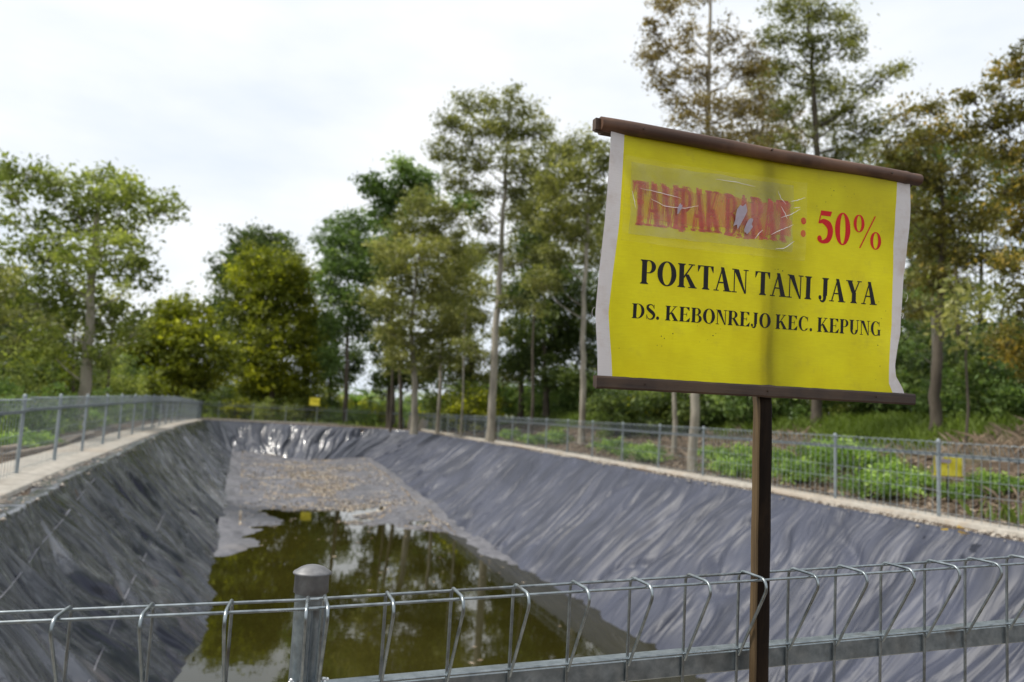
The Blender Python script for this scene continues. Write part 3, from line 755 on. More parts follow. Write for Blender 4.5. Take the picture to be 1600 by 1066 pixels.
def stroke(pts, ws, n=10):
    pts = [np.array(p, float) for p in pts]; P = []; W = []
    e = [pts[0] * 2 - pts[1]] + pts + [pts[-1] * 2 - pts[-2]]
    for k in range(len(pts) - 1):
        p0, p1, p2, p3 = e[k:k + 4]
        for j in range(n):
            u = j / n; P.append(.5 * ((2 * p1) + (-p0 + p2) * u + (2 * p0 - 5 * p1 + 4 * p2 - p3) * u * u + (-p0 + 3 * p1 - 3 * p2 + p3) * u ** 3)); W.append(ws[k] * (1 - u) + ws[k + 1] * u)
    P.append(pts[-1]); W.append(ws[-1]); P = np.array(P); out = []
    T = np.gradient(P, axis=0); T /= np.linalg.norm(T, axis=1)[:, None]; Nn = np.stack([-T[:, 1], T[:, 0]], 1)
    A = P + Nn * np.array(W)[:, None] / 2; B = P - Nn * np.array(W)[:, None] / 2
    for k in range(len(P) - 1): out.append([tuple(A[k]), tuple(A[k + 1]), tuple(B[k + 1]), tuple(B[k])])
    return out
def diag(x0, y0, w0, x1, y1, w1): return [[(x0, y0), (x0 + w0, y0), (x1 + w1, y1), (x1, y1)]]
TK = .27
def glyph(c):
    if c == 'A': return diag(.12, .02, .08, .48, 1.0, .08) + diag(.67, .02, .31, .40, 1.01, .20) + rect(.26, .33, .70, .39) + serif(.0, .31, 0) + serif(.58, 1.07, 0), 1.07
    if c == 'B': return fstem(.12, .12 + TK, y0=0) + rect(.3, .962, .52, 1) + rect(.3, .50, .55, .54) + rect(.3, 0, .55, .038) + ring(.50, .755, .36, .245, .14, .207, -90, 90) + ring(.52, .265, .43, .275, .18, .232, -90, 90), .99
    if c == 'C': return ring(.55, .5, .50, .52, .26, .475, 48, 318, 34, .02) + [[(.86, .96), (.93, 1.0), (.93, .66), (.89, .66)], [(.72, .965), (.88, .85), (.90, .70), (.85, .80)], [(.80, .0), (.93, .22), (.97, .20), (.88, .10)]], 1.05
    if c == 'D': return fstem(.12, .12 + TK) + rect(.3, .962, .5, 1) + rect(.3, 0, .5, .038) + ring(.46, .5, .55, .5, .30, .462, -90, 90, 26), 1.07
    if c == 'E': return fstem(.12, .12 + TK) + rect(.3, .962, .88, 1) + rect(.3, 0, .90, .038) + rect(.3, .49, .62, .53) + [[(.88, 1), (.84, 1), (.60, .965), (.88, .74)], [(.90, 0), (.60, .035), (.93, .30), (.95, .30)], [(.62, .49), (.62, .53), (.68, .70), (.68, .32)]], .99
    if c == 'G': return ring(.55, .5, .50, .52, .26, .475, 48, 305, 34, .02) + [[(.86, .96), (.93, 1.0), (.93, .66), (.89, .66)], [(.72, .965), (.88, .85), (.90, .70), (.85, .80)]] + rect(.78, .02, 1.0, .42) + rect(.68, .40, 1.08, .435), 1.13
    if c == 'I': return fstem(.18, .18 + TK), .58
    if c == 'J': return fstem(.34, .34 + TK, bot=False, y0=.22) + stroke([(.452, .26), (.44, .08), (.33, -.03), (.18, .0), (.14, .09)], [.225, .19, .10, .07, .05]) + ring(.14, .13, .10, .10, .001, .001, 0, 360, 16), .76
    if c == 'K': return fstem(.12, .12 + TK) + diag(.31, .40, .10, .81, .965, .09) + diag(.78, .03, .31, .43, .56, .23) + serif(.64, 1.0, 1, -1) + serif(.66, 1.14, 0), 1.15
    if c == 'M': return rect(.15, 0, .215, .98) + serif(.02, .35, 0) + serif(.02, .30, 1, -1) + diag(.57, .02, .12, .13, .99, .31) + diag(.60, .02, .06, 1.00, .99, .06) + fstem(1.02, 1.02 + TK), 1.40
    if c == 'N': return rect(.14, 0, .205, .98) + serif(.02, .33, 0) + serif(.02, .30, 1, -1) + diag(.80, -.02, .09, .11, .99, .32) + rect(.835, 0, .90, .98) + serif(.72, 1.03, 1, -1), 1.05
    if c == 'O': return ring(.575, .5, .53, .52, .245, .470, 0, 360, 44), 1.15
    if c == 'P': return fstem(.12, .12 + TK) + rect(.3, .962, .50, 1) + rect(.3, .45, .50, .49) + ring(.48, .725, .40, .275, .165, .235, -90, 90), .92
    if c == 'R': return fstem(.12, .12 + TK) + rect(.3, .962, .50, 1) + rect(.3, .47, .50, .51) + ring(.48, .735, .40, .265, .165, .225, -90, 90) + diag(.78, .03, .26, .40, .50, .24) + serif(.76, 1.10, 0), 1.07
    if c == 'S': return stroke([(.67, .78), (.60, .93), (.40, .99), (.20, .90), (.18, .74), (.36, .58), (.58, .44), (.70, .27), (.60, .07), (.38, .0), (.20, .07), (.10, .27)], [.04, .07, .07, .15, .21, .25, .25, .21, .14, .06, .06, .04]) + rect(.66, .70, .70, 1.0) + rect(.08, .0, .12, .32), .82
    if c == 'T': return fstem(.38, .38 + TK, top=False) + rect(.03, .955, .955, 1) + [[(.03, 1), (.03, .72), (.06, .72), (.20, .96)], [(.955, 1), (.78, .96), (.925, .72), (.955, .72)]], .98
    if c == 'U': return fstem(.14, .14 + TK, bot=False, y0=.3) + rect(.82, .3, .89, .98) + serif(.71, 1.01, 1, -1) + ring(.51, .32, .37, .34, .145, .28, 180, 360, 22) + [[(.645, .30), (.66, .2), (.85, .25), (.88, .32)]], 1.05
    if c == 'Y': return fstem(.42, .42 + TK, top=False, y1=.48) + diag(.40, .44, .27, .08, .98, .31) + diag(.55, .46, .09, .84, .98, .08) + serif(.0, .46, 1, -1) + serif(.74, 1.05, 1, -1), 1.06
    if c == '.': return ring(.18, .11, .12, .12, .001, .001, 0, 360, 20), .37
    if c == ':': return ring(.24, .12, .135, .135, .001, .001, 0, 360, 20) + ring(.24, .60, .135, .135, .001, .001, 0, 360, 20), .49
    if c == '0': return ring(.37, .5, .345, .515, .120, .475, 0, 360, 40), .74
    if c == '5': return [[(.18, 1.0), (.66, 1.0), (.60, .84), (.15, .84)], [(.18, 1.0), (.22, .98), (.13, .60), (.07, .58)]] + stroke([(.08, .60), (.28, .66), (.52, .56), (.60, .36), (.52, .12), (.32, .02), (.12, .02)], [.05, .16, .25, .24, .20, .12, .07]) + ring(.13, .10, .10, .10, .001, .001, 0, 360, 16), .74
    if c == '%': return ring(.32, .74, .25, .28, .11, .25, 0, 360, 30) + ring(1.10, .26, .25, .28, .11, .25, 0, 360, 30) + diag(.35, -.03, .06, 1.02, 1.03, .06) + [[(.45, .93), (.5, .99), (1.02, 1.0), (1.0, .93)]][:0], 1.42
    return [], .37

def letters(name, text, u0, v0, u1, v1, h0, h1, mat, off=.0011, track=.03, seed=0, jitter=0):
    """text from (u0,v0) to (u1,v1) on the banner, cap height h0..h1"""
    tot = sum(glyph(c)[1] + track for c in text) - track
    me_v = []; me_f = []; x = 0
    rr = random.Random(seed)
    for c in text:
        polys, adv = glyph(c)
        jv = rr.uniform(-jitter, jitter); js = 1 + rr.uniform(-jitter, jitter) * 6
        for k, poly in enumerate(polys):
            b = len(me_v)
            for (gx_, gy_) in poly:
                f = (x + gx_) / tot; h_ = h0 + (h1 - h0) * f
                me_v.append(SP(u0 + (u1 - u0) * f, v0 + (v1 - v0) * f + jv + gy_ * h_ * js, off + k * .000012) - so)
            me_f.append(tuple(range(b, b + len(poly))))
        x += adv + track
    me = bpy.data.meshes.new(name); me.from_pydata([tuple(p) for p in me_v], [], me_f); me.materials.append(mat); me.update()
    o = bpy.data.objects.new(name, me); COL.objects.link(o); o.parent = banner
    return o
def ink(name, c, rough=.45, alpha_lo=None):
    t = NT(name); v = t.coords('Object'); f = t.noise(v, 90, 4, .7); g = t.noise(v, 260, 3, .7)
    t.l(t.mix(t.ramp(g, [(.6, 0.0), (.72, .25)]), tuple(c), tuple(x * .7 + .08 * y for x, y in zip(c, (.7, .6, .02)))), t.b.inputs['Base Color'])
    t.set(Roughness=rough, Specular_IOR_Level=.2); t.l(t.bump(t.noise(t.coords('Object', (1, 1, 9)), 60, 3), .3, .0008), t.b.inputs['Normal']); return t.m
M['ink_black'] = ink('ink_black', (.010, .009, .011)); M['ink_red'] = ink('ink_red', (.60, .006, .010))
def smear(name, c, amt, scale=14, stretch=(1, 1, 3)):
    t = NT(name); v = t.coords('Object', stretch); f = t.noise(v, scale, 5, .65)
    t.l(t.mix(t.ramp(f, [(.3, 0.0), (.7, 1.0)]), tuple(c), tuple(min(1, x * 1.5 + .06) for x in c)), t.b.inputs['Base Color'])
    t.set(Roughness=.5)
    tp = t.n("ShaderNodeBsdfTransparent"); ms = t.n("ShaderNodeMixShader")
    t.l(t.ramp(f, [(.28, amt[0]), (.68, amt[1])]), ms.inputs[0]); t.l(tp.outputs[0], ms.inputs[1]); t.l(t.b.outputs[0], ms.inputs[2]); t.l(ms.outputs[0], t.out.inputs['Surface'])
    return t.m
M['ink_faded'] = smear('ink_faded', (.52, .008, .012), (.85, 1.0)); M['ink_ghost'] = smear('ink_ghost', (.56, .03, .03), (.20, .70), 7)
letters('lettering', 'POKTAN TANI JAYA', .0965, .2320, .8335, .2400, .0590, .0615, M['ink_black'], track=.0)
letters('lettering', 'DS. KEBONREJO KEC. KEPUNG', .0795, .1478, .8510, .1570, .0355, .0390, M['ink_black'], track=.01)
letters('lettering', ':', .566, .4010, .596, .4015, .0700, .0700, M['ink_red'], track=.0)
letters('lettering', '50%', .6235, .3935, .8440, .3925, .0850, .0880, M['ink_red'], track=.04)
letters('faded_lettering', 'TAMPAK BARAT', .0720, .3745, .5330, .3835, .1060, .1060, M['ink_faded'], off=.0012, track=-.02, seed=3, jitter=.002)
letters('faded_lettering', 'TAMPAK BARAT', .0680, .3715, .5290, .3805, .1090, .1090, M['ink_ghost'], off=.0022, track=-.02, seed=5, jitter=.004)
letters('faded_lettering', 'TAMPAK BARAT', .0770, .3775, .5370, .3810, .1060, .1060, M['ink_ghost'], off=.0030, track=-.02, seed=8, jitter=.004)
# soft red run of dye between the letters
def sheet(name, u0, v0, u1, v1, dv, off, mat, parent, n=30, m_=14, crumple=.0, seed=1, edge=.0, uvs=True):
    V = []; UVs = []
    for j in range(m_ + 1):
        for i in range(n + 1):
            a, b = i / n, j / m_
            ee = edge * (vnoise(a * 9, b * 9, seed) - .5)
            u = u0 + (u1 - u0) * a + (edge * (float(vnoise(b * 8, .3, seed)) - .5) if i in (0, n) else 0)
            v = v0 + dv * a + (v1 - v0) * b + (edge * (float(vnoise(a * 12, .7, seed + 1)) - .5) if j in (0, m_) else 0)
            V.append(SP(u, v, off + crumple * float(vnoise(a * 8 + 3 * b, b * 5, seed + 2))) - so); UVs.append((u, v))
    q = (np.arange(m_)[:, None] * (n + 1) + np.arange(n)[None, :]).ravel()
    return mesh_np(name, [tuple(p) for p in V], np.column_stack([q, q + 1, q + n + 2, q + n + 1]), mat, parent, smooth=True, uv=UVs)
M['dye'] = smear('dye_smear', (.58, .020, .025), (.02, .74), 6, (1, 1, .35))
sheet('dye_smear', .080, .388, .535, .475, .006, .0040, M['dye'], banner, edge=.02, seed=4)
# clear plastic patch taped over the old word
t = NT('clear_plastic'); v = t.coords('UV'); f = t.noise(v, 9, 6, .65, .5)
t.set(Roughness=.16, Specular_IOR_Level=.6); t.l(t.ramp(f, [(.3, (.34, .34, .16)), (.7, (.55, .54, .42))]), t.b.inputs['Base Color'])
f2 = t.noise(v, 22, 5, .6, .8); t.l(t.bump(f2, .45, .004), t.b.inputs['Normal'])
tp = t.n("ShaderNodeBsdfTransparent"); tp.inputs[0].default_value = (.93, .93, .93, 1); ms = t.n("ShaderNodeMixShader")
t.l(t.ramp(f, [(.3, .10), (.72, .30)]), ms.inputs[0]); t.l(tp.outputs[0], ms.inputs[1]); t.l(t.b.outputs[0], ms.inputs[2]); t.l(ms.outputs[0], t.out.inputs['Surface'])
M['plastic'] = t.m
patch = sheet('plastic_patch', .0605, .3470, .5405, .5245, .008, .0060, M['plastic'], banner, n=60, m_=24, crumple=.006, seed=7, edge=.004)
sheet('tape_strip', .045, .330, .590, .540, .006, .0018, M['plastic'], banner, n=20, m_=8, crumple=.0, seed=9, edge=.004).data.materials[0] = smear('old_tape', (.62, .55, .10), (.03, .22), 12)
t = NT('crease_glint'); t.set(Base_Color=(.85, .85, .88, 1), Roughness=.12, Specular_IOR_Level=.8); M['crease_glint'] = t.m  # white ridges drawn as the highlights along wrinkles in the plastic
mb = MB()
for pts in ([(.085, .462), (.14, .458), (.20, .452)], [(.115, .440), (.155, .426), (.21, .428), (.25, .440)], [(.485, .356), (.515, .362), (.545, .384)], [(.50, .440), (.53, .452), (.56, .470)], [(.47, .392), (.495, .405), (.54, .426)],
            [(.50, .470), (.512, .455), (.52, .44)], [(.063, .452), (.070, .430), (.074, .412)], [(.53, .487), (.55, .492), (.575, .503)], [(.538, .47), (.56, .475)], [(.42, .375), (.432, .39), (.445, .402)], [(.30, .515), (.36, .516), (.42, .512)], [(.49, .51), (.50, .49), (.515, .478)]):
    P = [SP(u_, v_, .0125) - so for u_, v_ in pts]
    Q = [P[0]]
    for k in range(len(P) - 1):
        for j in range(1, 7): Q.append(P[k].lerp(P[k + 1], j / 6) + Vector((random.uniform(-1, 1), 0, random.uniform(-1, 1))) * .0006)
    rr_ = [.0004 + .0011 * math.sin(math.pi * k / (len(Q) - 1)) * random.uniform(.5, 1) for k in range(len(Q))]
    mb.tube(Q, rr_, 5, flat=.5)
mb.build('crease_glint', M['crease_glint'], patch)
# torn grey-violet flakes
t = NT('torn_flake'); v = t.coords('UV'); t.l(t.ramp(t.noise(v, 40, 4, .7), [(.3, (.22, .17, .22)), (.7, (.50, .42, .48))]), t.b.inputs['Base Color']); t.set(Roughness=.35); M['flake'] = t.m
mb = MB()
for cu, cv, ru, rv, sd in ((.375, .430, .017, .035, 1), (.400, .405, .011, .024, 2), (.195, .425, .006, .014, 5)):
    rr = random.Random(sd); P = [SP(cu, cv, .0135) - so]; nn_ = 14
    for k in range(nn_):
        a = 2 * math.pi * k / nn_; q = rr.uniform(.7, 1.1); P.append(SP(cu + ru * q * math.cos(a) + .35 * rv * q * math.sin(a), cv + rv * q * math.sin(a), .0135 + rr.uniform(-.001, .001)) - so)
    mb = MB(); mb.add(P, [(0, 1 + k, 1 + (k + 1) % nn_) for k in range(nn_)]); mb.build('torn_flake', M['flake'], patch)

# stains and specks
mb = MB()
for k in range(46):
    cu, cv = random.choice(((.15, .09), (.2, .1), (.84, .03), (.45, .5), (.5, .3), (.85, .2), (.3, .12), (.7, .53))); cu += random.gauss(0, .03); cv += random.gauss(0, .02); r_ = random.uniform(.0006, .0016)
    if not (.05 < cu < .87 and .01 < cv < .57): continue
    P = [SP(cu + r_ * math.cos(a), cv + r_ * 1.2 * math.sin(a), .0016) - so for a in np.linspace(0, 5.5, 6)]; mb.add(P, [tuple(range(6))])
mb.build('dirt_speck', M['ink_black'], banner)
# stray threads at the edges of the cloth
mb = MB()
for (u_, v_, s_) in ((.935, .27, .02), (-.012, .155, .02), (.93, .22, .012), (-.004, .30, .01)):
    P = [SP(u_, v_ + s_ * .6 * math.cos(a), .001) + SU * (s_ * .35 * math.sin(a) * (1 if u_ > .5 else -1)) - so for a in np.linspace(0, math.pi, 9)]; mb.tube(P, .0005, 4)
mb.build('thread', M['banner_white'], banner)

# bamboo slats
def bamboo(name, c1, c2, c3, gl=.45):
    t = NT(name); v = t.coords('Object'); mp = t.n("ShaderNodeMapping"); mp.inputs['Rotation'].default_value = (0, 0, -TH); t.l(v, mp.inputs['Vector'])
    mp2 = t.n("ShaderNodeMapping"); mp2.inputs['Scale'].default_value = (2.0, 40, 40); t.l(mp.outputs[0], mp2.inputs['Vector'])
    f = t.noise(mp2.outputs[0], 2.0, 6, .65); g = t.noise(mp.outputs[0], 7, 5, .6)
    c = t.ramp(f, [(.3, c1), (.7, c2)]); c = t.mix(t.ramp(g, [(.45, 0.0), (.65, .7)]), c, tuple(c3))
    t.l(c, t.b.inputs['Base Color']); t.set(Roughness=gl); t.l(t.bump(f, .5, .002), t.b.inputs['Normal']); return t.m
M['bamboo_top'] = bamboo('bamboo_brown', (.034, .014, .007), (.095, .042, .022), (.17, .085, .046), .6)
M['bamboo_low'] = bamboo('bamboo_dark', (.018, .009, .006), (.055, .028, .015), (.085, .048, .024), .6)
def slat(name, mat, u0, v0, u1, v1, r0, r1, nodes_u, y_off, flat=.6, split=False):
    mb = MB(); n = 60; P = []; rr = []
    for k in range(n + 1):
        a = k / n; u = u0 + (u1 - u0) * a
        r_ = r0 + (r1 - r0) * a + .0005 * math.sin(a * 23) + sum(.0022 * math.exp(-((u - q) / .006) ** 2) for q in nodes_u) - sum(.0016 * math.exp(-((u - q - .010) / .004) ** 2) for q in nodes_u)
        P.append(SO + SU * u + Vector((0, 0, v0 + (v1 - v0) * a + .0012 * math.sin(a * 9))) + SNn * y_off - so); rr.append(r_)
    mb.tube(P, rr, 20)
    return mb.build(name, mat, sign)
slat('top_slat', M['bamboo_top'], -.0235, .6075, .9755, .6065, .0172, .0168, [.42, .93], .004)
mb = MB(); P = SO + SU * -.030 + Vector((0, 0, .606)) + SNn * -.003 - so
q3 = Matrix.Rotation(TH, 3, 'Z'); mb.box(P, (.012, .018, .028), q3); mb.box(P + Vector((0.006, 0, -.004)), (.02, .006, .03), q3); mb.build('slat_end', M['bamboo_low'], sign)
slat('top_slat', M['bamboo_low'], -.012, .6040, .968, .6030, .0140, .0135, [.30], -.020)
def flatslat(y_off, v0, v1, hgt, thick, u0, u1, sd):
    mb = MB(); rr = random.Random(sd); n = 40; V = []; F = []
    for k in range(n + 1):
        a = k / n; c = SO + SU * (u0 + (u1 - u0) * a) + Vector((0, 0, v0 + (v1 - v0) * a + rr.uniform(-.0004, .0004))) + SNn * y_off - so
        h_ = hgt / 2 + (.0012 if abs(a - .505) < .01 else 0) + rr.uniform(-.0003, .0003)
        for sy, sz in ((-1, -.8), (-.6, -1), (.6, -1), (1, -.7), (1, .7), (.6, 1), (-.6, 1), (-1, .8)):
            V.append(c + SNn * (sy * thick / 2) + Vector((0, 0, sz * h_)))
    for k in range(n):
        for j in range(8): F.append((k * 8 + j, k * 8 + (j + 1) % 8, k * 8 + 8 + (j + 1) % 8, k * 8 + 8 + j))
    F.append(tuple(range(8))[::-1]); F.append(tuple(range(n * 8, n * 8 + 8)))
    mb.add(V, F); return mb.build('bottom_slat', M['bamboo_low'], sign)
flatslat(.009, -.0080, -.0110, .030, .011, -.008, .957, 1)
flatslat(-.012, -.0060, -.0060, .026, .012, -.002, .950, 2)
mb = MB()
for u_, v_ in ((.085, .607), (.46, .612), (.86, .607), (.12, -.008), (.47, -.009), (.82, -.009)):
    c = SO + SU * u_ + Vector((0, 0, v_)) + SNn * (.0225 if v_ > .1 else .0155) - so; mb.tube([c - SNn * .004, c + SNn * .0015], .0026, 8)
mb.build('nail', M['bamboo_low'], sign)
# post: split bamboo culm
t = NT('post_bamboo'); v = t.coords('Object', (40, 40, 1.6)); f = t.noise(v, 2.2, 6, .65); g = t.noise(t.coords('Object', (6, 6, 3)), 3, 5, .6)
c = t.ramp(f, [(.3, (.006, .004, .003)), (.7, (.018, .011, .007))]); c = t.mix(t.ramp(g, [(.5, 0.0), (.72, .55)]), c, (.032, .020, .011))
t.l(c, t.b.inputs['Base Color']); t.set(Roughness=.8, Specular_IOR_Level=.12); t.l(t.bump(f, .6, .003), t.b.inputs['Normal']); M['post_dark'] = t.m
t = NT('post_edge'); v = t.coords('Object', (40, 40, 1.2)); f = t.noise(v, 2.2, 6, .65)
t.l(t.ramp(f, [(.3, (.045, .026, .010)), (.7, (.12, .076, .030))]), t.b.inputs['Base Color']); t.set(Roughness=.6); t.l(t.bump(f, .5, .002), t.b.inputs['Normal']); M['post_edge'] = t.m
Pb = at(1186, 1050, 2.052); Pt = at(1192, 640, 2.033); dv = (Pt - Pb) / (Pt.z - Pb.z)
def pole_at(z):
    q = Pb + dv * (z - Pb.z); q.y = max(q.y, Pt.y); return q
mb = MB(); mb2 = MB(); n = 70; V = []; F = []; V2 = []; F2 = []
q3 = Matrix.Rotation(TH - .10, 3, 'Z'); zz = np.linspace(-.35, 2.262, n + 1)
for z in zz:
    nd = sum(math.exp(-((z - q) / .009) ** 2) for q in (.72, 1.155, 1.64, 2.08)) * .0030 - sum(math.exp(-((z - q + .018) / .006) ** 2) for q in (.72, 1.155, 1.64, 2.08)) * .0012
    hw = .0172 + nd + .0005 * math.sin(z * 31); hy = .0125 + nd * .6
    c = pole_at(z) - so + Vector((.003, 0, 0))
    if z > 1.6: c = c - SNn * .004
    for (sx, sy) in ((-1, -1), (1, -1), (1.15, -.3), (1.1, .6), (.7, 1), (-.2, 1.12), (-.8, 1), (-1, .9)): V.append(c + q3 @ Vector((sx * hw, -sy * hy, 0)))
    c2 = c + q3 @ Vector((-hw - .0037, 0, 0))
    for (sx, sy) in ((-1, -.9), (.98, -.9), (.98, .85), (.2, .95), (-.7, .8), (-1, .3)): V2.append(c2 + q3 @ Vector((sx * .0036, -sy * hy, 0)))
for k in range(n):
    for j in range(8): F.append((k * 8 + j, k * 8 + (j + 1) % 8, k * 8 + 8 + (j + 1) % 8, k * 8 + 8 + j))
    for j in range(6): F2.append((k * 6 + j, k * 6 + (j + 1) % 6, k * 6 + 6 + (j + 1) % 6, k * 6 + 6 + j))
F.append(tuple(range(n * 8, n * 8 + 8))); F2.append(tuple(range(n * 6, n * 6 + 6)))
mb.add(V, F); mb2.add(V2, F2)
spost = mb.build('sign_post', M['post_dark'], sign); mb2.build('split_edge', M['post_edge'], spost)

# small signs further off, same make
def small_sign(loc, ang, W, Hh, zb, label, detail):
    s = empty('signboard', loc, label, 'sign', 'small yellow signs by the fence'); s.rotation_euler = (0, 0, ang)
    mb = MB(); mb.box((0, .012, (zb + Hh) / 2 - .1), (.035, .03, zb + Hh + .2), bevel=.004); mb.build('sign_post', M['post_dark'], s)
    V = []; n = 12
    for j in range(n + 1):
        for i in range(n + 1):
            x = (i / n - .5) * W; z = zb + Hh * j / n; V.append((x, -.012 - .010 * math.sin(j * .6 + i * .3), z))
    q = (np.arange(n)[:, None] * (n + 1) + np.arange(n)[None, :]).ravel()
    mesh_np('banner', V, np.column_stack([q, q + 1, q + n + 2, q + n + 1]), M['banner_small'], s, smooth=True)
    for zz_ in (zb, zb + Hh):
        mb = MB(); mb.tube([(-W / 2 - .02, -.012, zz_), (W / 2 + .02, -.012, zz_)], .013, 8); mb.build('slat', M['banner_small'] if detail else M['bamboo_low'], s)
    if detail:
        mb = MB()
        mb.add([(-W * .48, -.030, zb + Hh * .93), (-W * .16, -.030, zb + Hh * .93), (-W * .33, -.030, zb + Hh * .55), (-W * .45, -.030, zb + Hh * .22)][::-1], [(0, 1, 2, 3)]); mb.build('bare_patch', M['banner_white'], s)
        mb = MB(); mb.add([(-W * .36, -.034, zb + Hh * .62), (W * .05, -.034, zb + Hh * .60), (W * .08, -.034, zb + Hh * .78), (-W * .34, -.034, zb + Hh * .80)], [(0, 1, 2, 3)]); mb.build('faded_mark', M['flake'], s)
        mb = MB(); mb.box((W * .485, -.026, zb + Hh / 2), (W * .035, .008, Hh * .98)); mb.build('hem', M['banner_white'], s)
    return s
M['banner_small'] = mat_simple('banner_small', (.62, .52, .02), (.74, .66, .05), 8, .5)
p = at(1481, 791, 14.6)
small_sign((p.x, p.y, gz(p.x, p.y)), R(8), .58, .37, float(at(1481, 743, 14.6).z) - gz(p.x, p.y), 'small yellow sign with a worn white patch on a stake behind the right fence', True)
p = at(490, 650, 57.5)
small_sign((p.x, p.y, gz(p.x, p.y)), R(-10), .78, .60, float(at(490, 634, 57.5).z) - gz(p.x, p.y), 'tiny plain yellow sign on a post by the far fence', False)

# ------------------------------------------------------------------ vegetation
def leaves(C, size, elong, droop, tint_c):
    """leaf quads around centres C (n,3)"""
    n = len(C); a = rng.random(n) * 6.283; el = rng.normal(-droop, .55, n)
    u = np.stack([np.cos(a) * np.cos(el), np.sin(a) * np.cos(el), np.sin(el)], 1)
    w = rnd_unit(n); v = np.cross(u, w); v /= np.linalg.norm(v, axis=1)[:, None] + 1e-9
    s = size * (.45 + 1.1 * rng.random(n) ** 1.6); 
    V, F = quads(C, u * (s * .5)[:, None], v * (s * elong)[:, None]); t_ = np.clip(tint_c + rng.normal(0, .16, n), 0, 1)
    return V, F, t_
def cluster_leaves(cen, rad, per, size, elong=.42, droop=.35, tint=None, flat=.6):
    k = len(cen); n = k * per
    q = rng.normal(size=(n, 3)) * .5; q[:, 2] *= flat
    C = np.repeat(cen, per, 0) + q * np.repeat(rad, per)[:, None]
    tc = np.repeat(tint if tint is not None else rng.random(k), per)
    return leaves(C, size, elong, droop, tc)

def tree(name, label, base, trunk, r0, lobes, mat, bark, leaf=.16, dens=1.0, Y=None, droop=.35, per=44, group=None, dscale=1.0, crad=.42, sticks=True, flat=.6):
    """trunk: list of world points; lobes: (centre, rx, rz)"""
    root = empty(name, base, label, 'tree', group); b = Vector(base)
    tb = MB(); T = [Vector(p) - b for p in trunk]
    # smooth the trunk path a little
    Q = []; 
    for k in range(len(T) - 1):
        for j in range(4): Q.append(T[k].lerp(T[k + 1], j / 4) + Vector((random.gauss(0, 1), random.gauss(0, 1), 0)) * r0 * .12)
    Q.append(T[-1]); m_ = len(Q)
    rads = [r0 * (1.25 if k == 0 else 1) * (1 - .80 * (k / (m_ - 1)) ** 1.1) for k in range(m_)]
    tb.tube(Q, rads, 10)
    cens = []; rds = []; tn = []
    for (c, rx, rz) in lobes:
        c = Vector(c) - b
        # limb from trunk to the lobe
        j = min(range(m_), key=lambda k: abs(Q[k].z - (c.z - .75 * max(abs(c.x - Q[k].x), .3))))
        s0 = Q[j]; rl = min(rads[j] * .45, .014 + .020 * rx)
        if (c - s0).length > .5:
            mid = s0.lerp(c, .5) + Vector((random.gauss(0, .12), random.gauss(0, .12), -.12 * (c - s0).length * .5))
            tb.tube([s0, s0.lerp(mid, .5) + Vector((0, 0, -.02)), mid, mid.lerp(c, .5), c], [rl, rl * .85, rl * .7, rl * .5, rl * .3], 6, caps=False)
        vol = rx * rx * rz; rx *= 1.1; rz *= 1.1; k = max(8, int(dens * 13.5 * (vol ** .72) / (crad ** 1.2)))
        d = rnd_unit(k); rr = rng.random(k) ** .38
        P = np.array(c) + d * rr[:, None] * np.array([rx, rx * dscale, rz]) * (0.72 + .55 * rng.random((k, 1)) ** 1.5)
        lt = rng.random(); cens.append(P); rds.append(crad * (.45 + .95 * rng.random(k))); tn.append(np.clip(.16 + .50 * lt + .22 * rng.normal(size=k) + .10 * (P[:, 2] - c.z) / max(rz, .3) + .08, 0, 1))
        if sticks:
            for q in P[:: max(1, int(k / 9))]:
                e = Vector(q); mid = c.lerp(e, .5) + Vector((random.gauss(0, .08), random.gauss(0, .08), random.gauss(0, .08)))
                tb.tube([c.lerp(s0, .15), mid, e], [rl * .4, rl * .26, .006], 4, caps=False)
    trk = tb.build('trunk', bark, root)
    V, F, t_ = cluster_leaves(np.vstack(cens), np.concatenate(rds), per, leaf, droop=droop, tint=np.concatenate(tn), flat=flat)
    mesh_np('crown', V, F, mat, root, tint=t_)
    return root

def px_tree(name, label, Y, base_px, trunk_px, r0, lobes_px, mat, bark, depth=1.0, **kw):
    """layout in photo pixels at distance Y; every lobe keeps a real depth of its own"""
    bx = at(base_px, 640, Y); bz = gz(bx.x, Y) - .05
    base = (bx.x, Y, bz)
    tr = [base] + [tuple(at(x, y, Y + dy)) for (x, y, dy) in trunk_px]
    k = Y / FPX; lobes = []
    for (x, y, rx, rz) in lobes_px:
        rx_, rz_ = rx * k, rz * k
        dy = random.uniform(-1, 1) * min(rx_, 1.6) * depth
        lobes.append((tuple(at(x, y, Y + dy)), rx_, rz_))
    return tree(name, label, base, tr, r0, lobes, mat, bark, **kw)

# left: tall pale-barked tree
px_tree('broadleaf_tree', 'tall pale trunked tree with spreading olive crown behind the left fence', 27, 128,
    [(134, 600, 0), (139, 520, 0), (143, 450, 0), (147, 390, 0), (152, 320, 0), (158, 290, 0)], .21,
    [(40, 270, 42, 30), (10, 300, 32, 26), (80, 295, 36, 26), (150, 300, 50, 34), (205, 300, 46, 30), (255, 325, 38, 20), (170, 275, 32, 20), (110, 340, 56, 34), (200, 360, 44, 40), (160, 400, 66, 44),
     (60, 400, 50, 34), (215, 430, 32, 50), (110, 460, 60, 40), (180, 500, 52, 42), (50, 470, 52, 36), (215, 520, 20, 32), (70, 540, 52, 36), (160, 555, 38, 26), (-20, 270, 36, 30), (20, 345, 34, 12), (28, 440, 44, 40)],
    M['leaf_light'], M['bark_pale'], leaf=.19, dens=0.89, crad=.45, group='trees round the pond')
